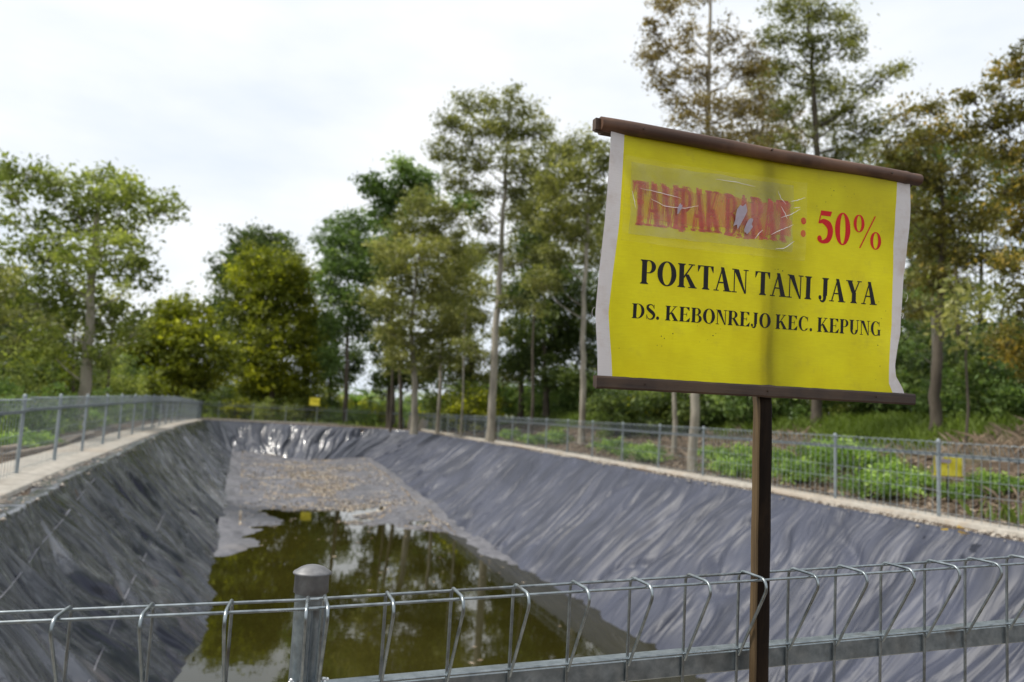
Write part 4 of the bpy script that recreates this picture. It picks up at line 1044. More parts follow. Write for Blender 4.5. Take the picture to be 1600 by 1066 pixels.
px_tree('broadleaf_tree', 'dark dense tree at the left edge of the view behind the fence', 21, -70,
    [(-70, 560, 0), (-65, 480, 0), (-60, 420, 0)], .16,
    [(-40, 440, 70, 40), (-10, 420, 44, 26), (-30, 500, 80, 50), (-60, 570, 70, 40), (-10, 470, 36, 30)],
    M['leaf_olive'], M['bark_dark'], leaf=.16, dens=.8, crad=.4, group='trees round the pond')
px_tree('understory_tree', 'shaded dark tree below the tall pale trunked tree', 36, 60,
    [(60, 600, 0), (58, 560, 0), (60, 500, 0)], .12,
    [(30, 560, 55, 36), (80, 545, 50, 34), (10, 520, 50, 36), (60, 590, 60, 22), (100, 575, 34, 26), (-10, 590, 50, 30), (30, 490, 50, 30), (85, 500, 36, 28)],
    M['leaf_dark'], M['bark_dark'], leaf=.2, dens=1.2, crad=.5, group='trees round the pond')
px_tree('bushy_tree', 'bright yellow green bushy tree between the pale trunked tree and the round crowned tree', 52, 255,
    [(256, 600, 0), (258, 560, 0), (262, 510, 0)], .18,
    [(290, 488, 42, 26), (250, 520, 42, 26), (215, 545, 40, 30), (300, 530, 50, 28), (335, 560, 34, 24), (260, 570, 56, 30), (210, 590, 36, 24), (315, 590, 40, 24), (230, 610, 40, 16), (262, 485, 24, 20), (190, 565, 28, 24)],
    M['leaf_yellow'], M['bark_dark'], leaf=.32, dens=1.1, crad=.75, group='trees round the pond', per=52)
px_tree('bushy_tree', 'small bright yellow green sapling just beyond the left fence', 44, 228,
    [(229, 630, 0), (229, 615, 0)], .06, [(228, 600, 20, 16), (240, 612, 22, 10), (216, 613, 14, 10)], M['leaf_yellow'], M['bark_dark'], leaf=.26, dens=1.4, crad=.5, group='trees round the pond')
px_tree('dense_tree', 'grey green tall tree behind the round crowned yellow green tree', 82, 392,
    [(392, 560, 0), (394, 480, 0), (397, 410, 0)], .3,
    [(395, 375, 34, 22), (372, 410, 34, 30), (425, 385, 34, 24), (355, 440, 24, 20), (350, 490, 24, 22), (340, 475, 18, 16), (440, 410, 34, 30), (395, 440, 40, 30), (345, 520, 28, 24), (360, 560, 30, 30)],
    M['leaf_dark'], M['bark_dark'], leaf=.4, dens=.9, crad=.9, group='trees round the pond')
px_tree('dense_tree', 'broad round crowned yellow green tree beyond the far fence', 64, 425,
    [(426, 600, 0), (427, 540, 0), (428, 460, 0)], .26,
    [(410, 405, 36, 22), (395, 430, 38, 28), (440, 425, 40, 28), (470, 450, 34, 34), (385, 470, 30, 36), (430, 475, 56, 38), (478, 500, 26, 38), (400, 520, 40, 36), (450, 535, 52, 38), (395, 565, 32, 34), (430, 590, 48, 28), (480, 570, 24, 34), (400, 600, 36, 20), (470, 605, 28, 18)],
    M['leaf_yellow'], M['bark_dark'], leaf=.30, dens=1.25, crad=.8, group='trees round the pond', per=54)
px_tree('broadleaf_tree', 'dark trunked green tree right of the round crowned tree', 62, 541,
    [(541, 600, 0), (543, 540, 0), (545, 480, 0), (543, 420, 0)], .20,
    [(545, 350, 36, 18), (520, 375, 26, 24), (560, 385, 36, 24), (530, 415, 34, 26), (570, 425, 30, 26), (515, 450, 22, 28), (550, 470, 34, 26), (520, 510, 24, 32), (560, 515, 26, 20), (515, 560, 20, 28), (590, 400, 22, 40)],
    M['leaf_fresh'], M['bark_dark'], leaf=.30, dens=1.27, crad=.75, group='trees round the pond')
px_tree('dense_tree', 'dark shaded tree filling the gap left of the dark trunked green tree', 70, 515,
    [(515, 600, 0), (515, 540, 0)], .2, [(505, 560, 26, 40), (525, 585, 22, 26), (500, 510, 18, 30), (555, 560, 18, 24)], M['leaf_dark'], M['bark_dark'], leaf=.36, dens=1.2, crad=.8, group='trees round the pond')
px_tree('broadleaf_tree', 'bright green broad leaved treetop rising behind the olive trees', 66, 615,
    [(612, 560, 0), (612, 460, 0), (615, 370, 0)], .24,
    [(585, 292, 24, 18), (610, 315, 28, 20), (640, 268, 26, 18), (660, 290, 24, 20), (600, 345, 28, 18), (650, 320, 28, 20), (625, 290, 20, 16), (730, 320, 20, 26), (735, 400, 18, 20), (620, 400, 30, 40)],
    M['leaf_fresh'], M['bark_dark'], leaf=.42, dens=1.0, crad=.85, group='trees round the pond')
px_tree('slender_tree', 'olive tree with leaning brown trunk left of the tallest centre tree', 46, 650,
    [(648, 600, 0), (645, 560, 0), (643, 500, 0), (650, 430, 0), (660, 370, 0)], .20,
    [(660, 320, 38, 22), (690, 345, 44, 28), (640, 365, 42, 26), (610, 400, 34, 26), (670, 400, 56, 30), (715, 390, 34, 28), (635, 440, 46, 28), (690, 450, 50, 28), (600, 470, 30, 26), (650, 490, 52, 24), (705, 500, 34, 24), (610, 520, 30, 24), (655, 535, 46, 20), (690, 555, 34, 16), (620, 560, 34, 20)],
    M['leaf_olive'], M['bark_pale'], leaf=.20, dens=1.16, crad=.55, group='trees round the pond')
px_tree('slender_tree', 'thin trunked olive tree between the leaning trunk and the tallest centre tree', 50, 686,
    [(688, 590, 0), (690, 540, 0), (692, 460, 0), (690, 400, 0)], .12,
    [(690, 380, 34, 24), (720, 430, 30, 26), (680, 470, 34, 22), (715, 480, 30, 20), (700, 520, 36, 18)],
    M['leaf_olive'], M['bark_pale'], leaf=.20, dens=1.00, crad=.5, group='trees round the pond')
px_tree('slender_tree', 'tallest centre tree with straight pale trunk and airy pointed crown', 38, 769,
    [(771, 600, 0), (774, 520, 0), (780, 440, 0), (784, 370, 0), (789, 290, 0), (792, 220, 0), (796, 170, 0)], .20,
    [(800, 150, 18, 18), (770, 165, 30, 16), (725, 165, 26, 18), (820, 175, 26, 20), (700, 195, 24, 20), (745, 200, 40, 22), (795, 205, 40, 24), (845, 205, 28, 20), (700, 240, 32, 20), (745, 250, 36, 22), (810, 250, 46, 26), (860, 240, 24, 24),
     (720, 285, 30, 18), (850, 290, 28, 26), (805, 300, 30, 20), (760, 300, 26, 16), (830, 340, 36, 24), (755, 350, 24, 14), (840, 395, 30, 22), (770, 390, 24, 14), (735, 540, 26, 12), (800, 470, 24, 12)],
    M['leaf_olive'], M['bark_pale'], leaf=.17, dens=1.45, crad=.48, group='trees round the pond')
px_tree('slender_tree', 'forked pale trunk tree with olive crown just left of the yellow sign', 34, 911,
    [(912, 600, 0), (911, 520, 0), (914, 440, 0), (918, 360, 0), (920, 280, 0), (922, 250, 0)], .15,
    [(915, 225, 34, 18), (880, 245, 30, 20), (945, 250, 30, 26), (900, 275, 40, 22), (860, 290, 24, 22), (890, 320, 40, 22), (935, 310, 30, 30), (860, 345, 26, 20), (905, 365, 36, 20), (870, 400, 24, 20), (872, 440, 8, 22), (845, 440, 30, 16)],
    M['leaf_olive'], M['bark_pale'], leaf=.17, dens=1.79, crad=.45, group='trees round the pond')
px_tree('dense_tree', 'dark dense tree behind the forked pale trunk', 48, 855,
    [(852, 600, 0), (850, 520, 0), (850, 440, 0)], .22,
    [(850, 430, 40, 26), (890, 450, 36, 30), (825, 470, 36, 26), (870, 500, 50, 30), (820, 520, 34, 26), (900, 530, 40, 28), (850, 555, 50, 26), (810, 570, 32, 22), (920, 480, 26, 36), (930, 560, 30, 30), (880, 590, 46, 18), (835, 375, 30, 40)],
    M['leaf_dark'], M['bark_dark'], leaf=.24, dens=1.73, crad=.65, group='trees round the pond')
px_tree('dense_tree', 'dark olive tree filling behind the leaning brown trunk', 60, 610,
    [(608, 600, 0), (606, 540, 0), (606, 470, 0)], .24,
    [(600, 540, 22, 30), (620, 580, 28, 22), (600, 600, 22, 18), (640, 590, 26, 18), (590, 490, 24, 30), (665, 590, 22, 16)], M['leaf_dark'], M['bark_dark'], leaf=.34, dens=1.0, crad=.75, group='trees round the pond')
px_tree('dense_tree', 'olive tree filling the gap just left of the tallest centre tree', 56, 735,
    [(735, 600, 0), (735, 540, 0), (737, 450, 0)], .22,
    [(740, 400, 30, 24), (715, 430, 34, 28), (750, 450, 28, 26), (720, 480, 36, 26), (745, 500, 26, 22), (705, 525, 34, 26), (735, 560, 40, 26), (690, 580, 40, 22), (745, 590, 34, 18), (660, 560, 30, 26)],
    M['leaf_olive'], M['bark_dark'], leaf=.25, dens=1.0, crad=.65, group='trees round the pond')
px_tree('dense_tree', 'olive tree filling the gap right of the tallest centre tree', 52, 815,
    [(815, 600, 0), (815, 540, 0), (815, 400, 0)], .22,
    [(820, 330, 30, 26), (850, 300, 34, 26), (830, 380, 36, 28), (880, 350, 36, 30), (800, 410, 30, 26), (920, 400, 34, 30), (860, 410, 34, 28), (800, 460, 28, 28), (795, 520, 28, 26), (800, 580, 34, 24), (930, 340, 26, 30), (945, 460, 24, 34)],
    M['leaf_olive'], M['bark_dark'], leaf=.23, dens=1.1, crad=.6, group='trees round the pond')
px_tree('dense_tree', 'dark tree closing the view behind the rust leaved trees at the right', 34, 1530,
    [(1530, 620, 0), (1532, 500, 0), (1535, 360, 0)], .2,
    [(1440, 230, 34, 24), (1500, 240, 40, 26), (1560, 260, 40, 30), (1420, 300, 36, 30), (1480, 310, 44, 30), (1550, 330, 44, 30), (1610, 300, 40, 40), (1430, 370, 36, 30), (1500, 390, 40, 26), (1600, 390, 36, 24), (1440, 440, 34, 26), (1490, 470, 30, 20), (1440, 520, 30, 26), (1590, 520, 40, 26), (1480, 560, 44, 26), (1550, 580, 44, 24)],
    M['leaf_dark'], M['bark_dark'], leaf=.2, dens=1.0, crad=.5, group='trees round the pond')
# behind and above the sign
px_tree('slender_tree', 'tall thinning brown leaved tree rising above the left half of the sign', 21.5, 1084,
    [(1086, 640, 0), (1090, 560, 0), (1096, 460, 0), (1102, 330, 0), (1106, 220, 0), (1108, 120, 0), (1110, 0, 0), (1112, -60, 0)], .135,
    [(1040, 15, 34, 24), (1090, -10, 40, 24), (1025, 75, 28, 30), (1075, 60, 34, 26), (1130, 60, 32, 30), (1030, 130, 32, 20), (1085, 120, 40, 22), (1150, 115, 34, 26), (1100, 170, 42, 24), (1155, 175, 34, 26), (1070, 190, 26, 16), (1190, 150, 24, 30), (1110, 215, 46, 20), (1160, 235, 40, 18), (1050, 160, 20, 12), (1175, 80, 20, 20), (1060, 300, 40, 24), (1150, 330, 40, 24), (1190, 205, 26, 26), (1175, 110, 26, 24), (1015, 45, 18, 16), (1010, 95, 16, 14)],
    M['leaf_brown'], M['bark_pale'], leaf=.105, dens=1.45, crad=.30, group='trees round the pond')
px_tree('slender_tree', 'tall green tree rising above the right half of the sign', 25, 1276,
    [(1276, 600, 0), (1278, 480, 0), (1278, 360, 0), (1276, 240, 0), (1272, 160, 0), (1268, 80, 0), (1262, 10, 0)], .17,
    [(1230, 15, 36, 26), (1275, 20, 32, 22), (1315, 35, 28, 22), (1220, 60, 34, 26), (1270, 75, 36, 28), (1320, 75, 30, 20), (1335, 60, 14, 14), (1215, 115, 38, 26), (1270, 130, 36, 26), (1310, 140, 30, 22), (1225, 170, 40, 26), (1290, 190, 44, 26), (1335, 170, 28, 18), (1380, 120, 24, 11), (1405, 108, 12, 8), (1360, 140, 16, 8), (1230, 225, 40, 20), (1310, 235, 44, 20), (1350, 205, 30, 24), (1380, 190, 20, 22), (1250, -10, 30, 20), (1300, 300, 60, 40), (1360, 300, 36, 30)],
    M['leaf_olive'], M['bark_dark'], leaf=.125, dens=1.70, crad=.36, group='trees round the pond')
px_tree('autumn_tree', 'rust and olive leaved tree behind the right edge of the sign', 20, 1462,
    [(1462, 600, 0), (1466, 520, 0), (1470, 440, 0), (1472, 340, 0), (1468, 260, 0)], .15,
    [(1420, 220, 30, 20), (1455, 165, 30, 14), (1410, 180, 18, 18), (1460, 210, 36, 24), (1505, 215, 36, 30), (1400, 265, 34, 24), (1450, 270, 40, 28), (1500, 280, 40, 28), (1440, 330, 34, 26), (1490, 345, 40, 30), (1445, 385, 34, 24), (1500, 400, 36, 22), (1460, 435, 36, 22), (1540, 340, 34, 30), (1435, 480, 26, 18), (1400, 320, 20, 24), (1550, 400, 30, 22), (1385, 240, 20, 18)],
    M['leaf_autumn'], M['bark_dark'], leaf=.115, dens=2.22, crad=.34, group='trees round the pond')
px_tree('autumn_tree', 'near tree with rusty leaves leaning in from the right edge of the view', 14.5, 1650,
    [(1650, 600, 0), (1645, 500, 0), (1640, 400, 0), (1635, 300, 0), (1640, 200, 0)], .14,
    [(1580, 110, 34, 24), (1560, 145, 26, 14), (1610, 90, 30, 30), (1545, 190, 34, 26), (1595, 170, 40, 30), (1560, 235, 36, 24), (1610, 240, 40, 34), (1585, 300, 36, 22), (1620, 330, 40, 40), (1580, 410, 36, 18), (1620, 470, 36, 40), (1570, 530, 34, 30), (1605, 560, 40, 30), (1510, 150, 16, 14), (1590, 360, 30, 16)],
    M['leaf_autumn'], M['bark_dark'], leaf=.10, dens=2.36, crad=.26, group='trees round the pond')
px_tree('slender_tree', 'pale thin trunked sapling just right of the sign', 22, 1458,
    [(1458, 600, 0), (1459, 540, 0), (1457, 470, 0), (1452, 430, 0)], .09,
    [(1428, 470, 20, 20), (1440, 510, 24, 18), (1470, 460, 22, 16), (1430, 540, 20, 18)],
    M['leaf_fresh'], M['bark_pale'], leaf=.13, dens=1.12, crad=.3, group='trees round the pond')
px_tree('dense_tree', 'dark tree in the gap low at the right behind the fence', 30, 1540,
    [(1540, 620, 0), (1542, 560, 0), (1545, 520, 0)], .14,
    [(1500, 520, 30, 22), (1545, 540, 34, 22), (1580, 520, 26, 20), (1520, 570, 36, 22), (1570, 590, 34, 24), (1460, 570, 34, 24), (1610, 560, 30, 30), (1500, 610, 40, 18)],
    M['leaf_dark'], M['bark_dark'], leaf=.17, dens=1.35, crad=.42, group='trees round the pond')
for k, (px, Y, lb) in enumerate(((1100, 40, 'dark tree hidden mostly behind the left part of the sign'), (1220, 44, 'dark tree hidden mostly behind the middle of the sign'), (1340, 36, 'dark tree hidden mostly behind the right part of the sign'), (1000, 46, 'dark tree hidden mostly behind the left edge of the sign'), (1420, 42, 'dark tree standing behind the pale sapling'))):
    px_tree('dense_tree', lb, Y, px, [(px, 600, 0), (px + 3, 520, 0), (px + 5, 420, 0)], .2,
        [(px + random.uniform(-45, 45), yy, random.uniform(34, 50), random.uniform(22, 32)) for yy in ((270, 310, 350, 390, 430, 470, 500, 530, 560, 590) if k != 3 else (330, 370, 400, 440, 480, 520, 560, 590))],
        M['leaf_dark'] if k % 2 == 0 else M['leaf_olive'], M['bark_dark'], leaf=.2, dens=1.3, crad=.55, group='trees round the pond')
px_tree('slender_tree', 'brown olive tree filling the space between the two tall trees above the sign', 33, 1190,
    [(1190, 600, 0), (1190, 400, 0), (1192, 240, 0), (1192, 140, 0)], .15,
    [(1190, 120, 24, 22), (1170, 165, 34, 24), (1215, 175, 34, 24), (1150, 210, 36, 20), (1200, 225, 44, 20), (1245, 215, 30, 20), (1120, 235, 30, 16)],
    M['leaf_brown'], M['bark_dark'], leaf=.15, dens=1.0, crad=.42, group='trees round the pond')
px_tree('dense_tree', 'olive tree low behind the right end of the sign', 30, 1400,
    [(1400, 620, 0), (1400, 500, 0), (1402, 330, 0)], .15,
    [(1400, 250, 34, 24), (1440, 290, 34, 26), (1430, 350, 34, 28), (1460, 400, 36, 28), (1430, 440, 30, 26), (1455, 500, 36, 24), (1430, 560, 30, 24), (1500, 450, 34, 24), (1360, 230, 26, 16)],
    M['leaf_olive'], M['bark_dark'], leaf=.16, dens=1.1, crad=.42, group='trees round the pond')
# bare thin trunks seen among the undergrowth
def thin_trunk(px, py0, py1, Y, r, label, mat, lean=0):
    b = at(px, 640, Y); bz = gz(b.x, Y); top = at(px + lean, py1, Y); root = empty('tree', (b.x, Y, bz), label, 'tree', 'bare trunks in the undergrowth')
    mb = MB(); P = [Vector((0, 0, -.1)), (Vector((b.x, Y, bz)).lerp(top, .3) - Vector((b.x, Y, bz))) + Vector((.05, 0, 0)), (Vector((b.x, Y, bz)).lerp(top, .7) - Vector((b.x, Y, bz))) + Vector((-.04, 0, 0)), top - Vector((b.x, Y, bz))]
    mb.tube(P, [r, r * .85, r * .65, r * .4], 8); mb.build('trunk', mat, root)
    e = P[-1]; c = np.array([[e.x + random.gauss(0, .5), random.gauss(0, .5), e.z + random.gauss(0, .4)] for _ in range(14)])
    V, F, t_ = cluster_leaves(c, np.full(14, .45), 40, .18); mesh_np('crown', V, F, M['leaf_olive'], root, tint=t_)
for args in ((722, 0, 480, 44, .06, 'thin pale stem left of the tallest centre tree', M['bark_pale'], 6), (612, 0, 520, 50, .10, 'short dark trunk left of the leaning brown trunk', M['bark_dark'], 4), (628, 0, 500, 55, .16, 'thick dark trunk directly left of the leaning brown trunk', M['bark_dark'], -4),
             (832, 0, 480, 40, .09, 'dark stem between the tallest tree and the forked trunk', M['bark_dark'], 3), (1500, 0, 380, 24, .11, 'brown trunk at the right beside the rust leaved tree', M['bark_dark'], -6), (1508, 0, 500, 18, .035, 'thin dark stem behind the right fence', M['bark_dark'], 5),
             (162, 0, 470, 38, .09, 'dark thin trunk right of the tall pale trunk', M['bark_dark'], 20), (112, 0, 500, 33, .06, 'thin stem left of the tall pale trunk', M['bark_dark'], 6), (1054, 0, 560, 26, .10, 'pale trunk under the left corner of the sign', M['bark_pale'], 2), (1560, 0, 470, 22, .05, 'slim stem near the right edge behind the fence', M['bark_dark'], 8)):
    thin_trunk(*args)

# shrubs: a few kinds, then copies
def shrub_proto(mat, rad, h, leaf, per, k, seed, elong=.42):
    st = MB(); c = []
    for _ in range(9):
        a = random.random() * 6.28; r_ = rad * random.uniform(.2, .7); st.tube([(0, 0, -.05), (r_ * .4 * math.cos(a), r_ * .4 * math.sin(a), h * .4), (r_ * math.cos(a), r_ * math.sin(a), h * .8)], [.02, .014, .006], 5)
    d = rnd_unit(k); rr = rng.random(k) ** .4; P = d * rr[:, None] * np.array([rad, rad, h * .5]) + np.array([0, 0, h * .55]); P[:, 2] = np.maximum(P[:, 2], .05)
    P *= (0.8 + .4 * rng.random((k, 1)))
    V, F, t_ = cluster_leaves(P, np.full(k, rad * .26), per, leaf, elong)
    V[:, 2] = np.maximum(V[:, 2], 0)
    root = empty('shrub', (0, 0, -50)); st.build('stem', M['bark_dark'], root); mesh_np('foliage', V, F, mat, root, tint=t_)
    return root
kinds = {'green': shrub_proto(M['leaf_fresh'], 1.2, 1.5, .15, 46, 70, 1), 'yellow': shrub_proto(M['leaf_yellow'], 1.3, 1.8, .17, 46, 72, 2), 'dark': shrub_proto(M['leaf_dark'], 1.4, 2.2, .17, 48, 76, 3),
         'olive': shrub_proto(M['leaf_light'], 1.3, 1.9, .15, 46, 70, 4), 'low': shrub_proto(M['leaf_herb'], .8, .55, .10, 46, 48, 5)}
words = {'green': 'fresh green', 'yellow': 'yellow green', 'dark': 'dark green', 'olive': 'olive green', 'low': 'low spreading green'}
plc = []
def S_(kind, px, Y, sc, where): plc.append((kind, px, Y, sc, where))
wh = lambda px: ('behind the left fence' if px < 300 else 'beyond the far fence' if px < 620 else 'on the right bank left of the sign' if px < 940 else 'on the bank below the sign' if px < 1420 else 'behind the fence at the right edge')
for px, Y, sc, kd in ((-30, 20, .8, 'green'), (15, 22, .8, 'olive'), (50, 19, .62, 'green'), (85, 24, .7, 'green'), (-10, 30, 1.3, 'dark'), (40, 32, 1.4, 'yellow'), (75, 38, 1.6, 'dark'), (110, 36, 1.2, 'olive'), (165, 34, .8, 'green'), (185, 40, 1.1, 'olive'),
    (150, 44, 1.6, 'dark'), (205, 42, .9, 'green'), (230, 60, 1.7, 'dark'), (270, 60, 1.4, 'olive'), (300, 66, 1.6, 'dark'), (320, 74, 1.5, 'olive'), (350, 64, 1.3, 'dark'), (372, 62, .9, 'yellow'), (390, 70, 1.7, 'dark'), (415, 60, .8, 'olive'), (440, 72, 1.8, 'dark'), (460, 62, .9, 'olive'),
    (478, 64, 1.2, 'yellow'), (500, 66, 1.2, 'dark'), (520, 62, .75, 'green'), (545, 64, .8, 'green'), (565, 68, .9, 'green'), (585, 64, .8, 'yellow'), (600, 70, 1.0, 'olive'), (575, 62, .6, 'green'), (530, 80, 1.2, 'yellow'), (560, 90, 1.5, 'yellow'), (590, 95, 1.7, 'olive')): S_(kd, px, Y, sc, wh(px))
for px, Y, sc, kd in ((625, 58, 1.3, 'dark'), (645, 52, .9, 'green'), (668, 54, 1.4, 'dark'), (690, 50, 1.1, 'yellow'), (710, 48, 1.2, 'olive'), (725, 52, 1.5, 'dark'), (745, 46, 1.2, 'yellow'), (760, 50, 1.4, 'dark'), (790, 48, 1.4, 'dark'), (812, 44, 1.1, 'green'), (830, 42, 1.2, 'dark'),
    (850, 40, 1.1, 'green'), (868, 44, 1.4, 'dark'), (885, 38, 1.0, 'green'), (900, 42, 1.3, 'dark'), (925, 38, 1.2, 'olive'), (945, 36, 1.1, 'green'), (965, 34, 1.0, 'dark'), (990, 34, 1.1, 'green'), (1015, 32, 1.1, 'dark'), (1040, 32, 1.0, 'yellow'), (1070, 30, 1.1, 'dark'), (1100, 30, 1.0, 'green'),
    (1130, 30, 1.2, 'dark'), (1160, 28, 1.0, 'green'), (1190, 30, 1.3, 'dark'), (1225, 28, 1.1, 'dark'), (1255, 27, 1.0, 'green'), (1285, 28, 1.3, 'dark'), (1315, 26, 1.0, 'olive'), (1345, 26, 1.2, 'dark'), (1375, 25, 1.0, 'green'), (1400, 27, 1.3, 'dark'), (1430, 25, 1.0, 'green'),
    (1455, 26, 1.1, 'dark'), (1480, 22, .8, 'green'), (1510, 24, 1.2, 'dark'), (1540, 21, .9, 'green'), (1565, 23, 1.2, 'dark'), (1595, 20, 1.0, 'dark'), (1625, 19, 1.0, 'green'), (1500, 30, 1.5, 'yellow'), (1640, 26, 1.6, 'dark')): S_(kd, px, Y, sc, wh(px))
for px, Y, sc in ((800, 26, .9), (835, 24, .8), (870, 23, .9), (1120, 19.5, .7), (1155, 18.5, .9), (1220, 17, .8), (1250, 18, .9), (1290, 16.2, .9), (1340, 16.5, 1.0), (1365, 15.4, .9), (1395, 15.8, .8), (1430, 15.6, .7), (1500, 14.8, .6), (1545, 14.6, .7), (1590, 13.8, .6), (1180, 21, 1.1), (1310, 20, 1.1), (960, 27, .9), (1010, 25, 1.0), (700, 40, 1.0), (60, 17.5, .6), (20, 17, .7), (140, 30, .8)): S_('low', px, Y, sc, wh(px))
def y_fence(px): return 10.17 / ((px - 800) / 1244 + .28)
plc = [(kd, px, (max(Y, y_fence(px) * random.uniform(1.07, 1.3)) if kd == 'low' and px > 650 else Y * 1.3 if 755 < px < 960 else max(Y, y_fence(px) * 1.2) if px > 620 else Y), sc, w_) for kd, px, Y, sc, w_ in plc]
ORD = 'leftmost second third fourth fifth sixth seventh eighth ninth tenth eleventh twelfth thirteenth fourteenth fifteenth sixteenth'.split()
plc = [(('green' if kd == 'dark' and 620 < px < 960 and k_ % 2 else kd), px, Y, sc * (1.25 if 620 < px < 960 and kd != 'low' else 1), w_) for k_, (kd, px, Y, sc, w_) in enumerate(plc)]
rank = {}
for kd, px, Y, sc, where in sorted(plc, key=lambda q: q[1]):
    r_ = rank.get((kd, where), 0); rank[(kd, where)] = r_ + 1
    o = copy_tree(kinds[kd]); q = at(px, 640, Y); o.location = (q.x, Y, gz(q.x, Y) - .06)
    o.scale = (sc * random.uniform(.9, 1.15), sc, sc * random.uniform(.85, 1.15)); o.rotation_euler = (0, 0, random.random() * 6.28)
    o["label"] = (ORD[r_] + (' from the left' if r_ else '')) + ' of the ' + words[kd] + ' shrubs ' + where.replace('on the right bank left of the sign', 'left of the sign').replace('behind the fence at the right edge', 'at the right edge').replace('on the bank below the sign','below the sign'); o["category"] = 'shrub'; o["group"] = words[kd] + ' shrubs ' + where
for kd in kinds:
    for ch in [x for x in bpy.data.objects if x.parent == kinds[kd]]: bpy.data.objects.remove(ch)
    bpy.data.objects.remove(kinds[kd])

# banana plants in the far clearing
def banana(px, Y, sc, label):
    b = at(px, 640, Y); root = empty('banana_plant', (b.x, Y, gz(b.x, Y)), label, 'plant', 'banana plants'); root.scale = (sc,) * 3
    mb = MB(); mb.tube([(0, 0, -.1), (.03, 0, .8), (.0, .02, 1.6)], [.13, .11, .07], 10); mb.build('stalk', M['leaf_light'], root)
    for k in range(9):
        a = k * 2.4 + random.random(); L_ = random.uniform(1.4, 2.0); n = 12; V = []; F = []
        for j in range(n + 1):
            s_ = j / n; r_ = L_ * s_; z = 1.5 + 1.35 * s_ * L_ * .75 - 1.2 * s_ * s_ * L_ * .6; w = .24 * math.sin(math.pi * min(1, s_ * .93 + .05)) ** .6
            for q, dz in ((-w, .0), (0, .05), (w, 0)): V.append((r_ * math.cos(a) - q * math.sin(a), r_ * math.sin(a) + q * math.cos(a), z + dz - abs(q) * .2))
        for j in range(n): F += [(j * 3, j * 3 + 1, j * 3 + 4, j * 3 + 3), (j * 3 + 1, j * 3 + 2, j * 3 + 5, j * 3 + 4)]
        mesh_np('leaf', V, F, M['leaf_fresh'], root, tint=np.full(len(F), random.uniform(.5, 1)))
for px, Y, sc, lb in ((556, 74, 1.3, 'banana plant left in the far clearing'), (578, 80, 1.5, 'banana plant in the middle of the far clearing'), (598, 72, 1.1, 'banana plant right in the far clearing'), (728, 62, 1.5, 'banana plant left of the tallest centre tree'), (748, 60, 1.6, 'banana plant directly behind the tallest centre tree'), (812, 56, 1.2, 'banana plant right of the tallest centre tree'), (468, 70, .9, 'banana plant under the round crowned tree')):
    banana(px, Y, sc, lb)

# far wood: reads as one low mass
cen = []; 
for k in range(420):
    px = random.uniform(-350, 1950); Y = random.uniform(95, 150); b = at(px, 640, Y); hh = random.uniform(1.5, 5.2) * (1.15 if px > 900 else 1) * (.62 if 520 < px < 780 else 1)
    for _ in range(4): cen.append((b.x + random.gauss(0, 1.6), Y + random.gauss(0, 1.2), gz(b.x, Y) + hh * random.uniform(.15, 1)))
cen = np.array(cen); V, F, t_ = cluster_leaves(cen, np.full(len(cen), 2.0), 46, .62, tint=.35 + .5 * rng.random(len(cen)))
tag(mesh_np('distant_wood', V, F, M['leaf_olive'], tint=t_), 'low distant wood closing the view beyond the clearing', 'wood', kind='stuff')

# grass and herbs (stuff)
def blades(x, y, hgt, wid, tint, lean=.35):
    n = len(x); z = zt(x, y) - .02; a = rng.random(n) * 6.28; dx = np.cos(a) * wid; dy = np.sin(a) * wid
    l = rng.normal(0, lean, (n, 2)) * hgt[:, None]
    B0 = np.stack([x - dx, y - dy, z], 1); B1 = np.stack([x + dx, y + dy, z], 1); T0 = np.stack([x + l[:, 0], y + l[:, 1], z + hgt], 1)
    M0 = np.stack([x + l[:, 0] * .35 + dx * .8, y + l[:, 1] * .35 + dy * .8, z + hgt * .6], 1)
    V = np.stack([B0, B1, M0, T0], 1).reshape(-1, 3); return V, np.arange(n * 4).reshape(n, 4), tint
n = 190000
y = 8 + 54 * rng.random(n) ** 1.25; dd = .5 + 15 * rng.random(n) ** 1.1
x = 6.7 - .28 * (y - 12.4) + dd * 1.04
k = green_amount(x, y) > .15 + .8 * rng.random(n); x, y = x[k], y[k]; n = len(x)
V, F, t_ = blades(x, y, .08 + .34 * rng.random(n) ** 1.5, .010 + .016 * rng.random(n), np.clip(.25 + .9 * (fbm(x * .6, y * .6, 83) - .2) * rng.random(n) + .15, 0, 1))
tag(mesh_np('grass', V, F, M['grass'], tint=t_), 'bright green grass and weeds on the bank outside the right fence', 'grass', kind='stuff')
n = 90000
y = 8 + 70 * rng.random(n); dd = 1.8 + 22 * rng.random(n) ** 1.2; x = -7.33 - .32 * (y - 12.14) - dd * 1.05
xf = rng.uniform(-34, -2, 50000); yf = rng.uniform(60, 100, 50000); x = np.concatenate([x, xf]); y = np.concatenate([y, yf])
k = (fbm(x * .3, y * .3, 85) > .42); x, y = x[k], y[k]; n = len(x)
V, F, t_ = blades(x, y, .10 + .35 * rng.random(n) ** 1.5, .012 + .02 * rng.random(n), rng.random(n))
tag(mesh_np('weeds', V, F, M['grass'], tint=t_), 'green weeds covering the ground beyond the left and far fences', 'weeds', kind='stuff')
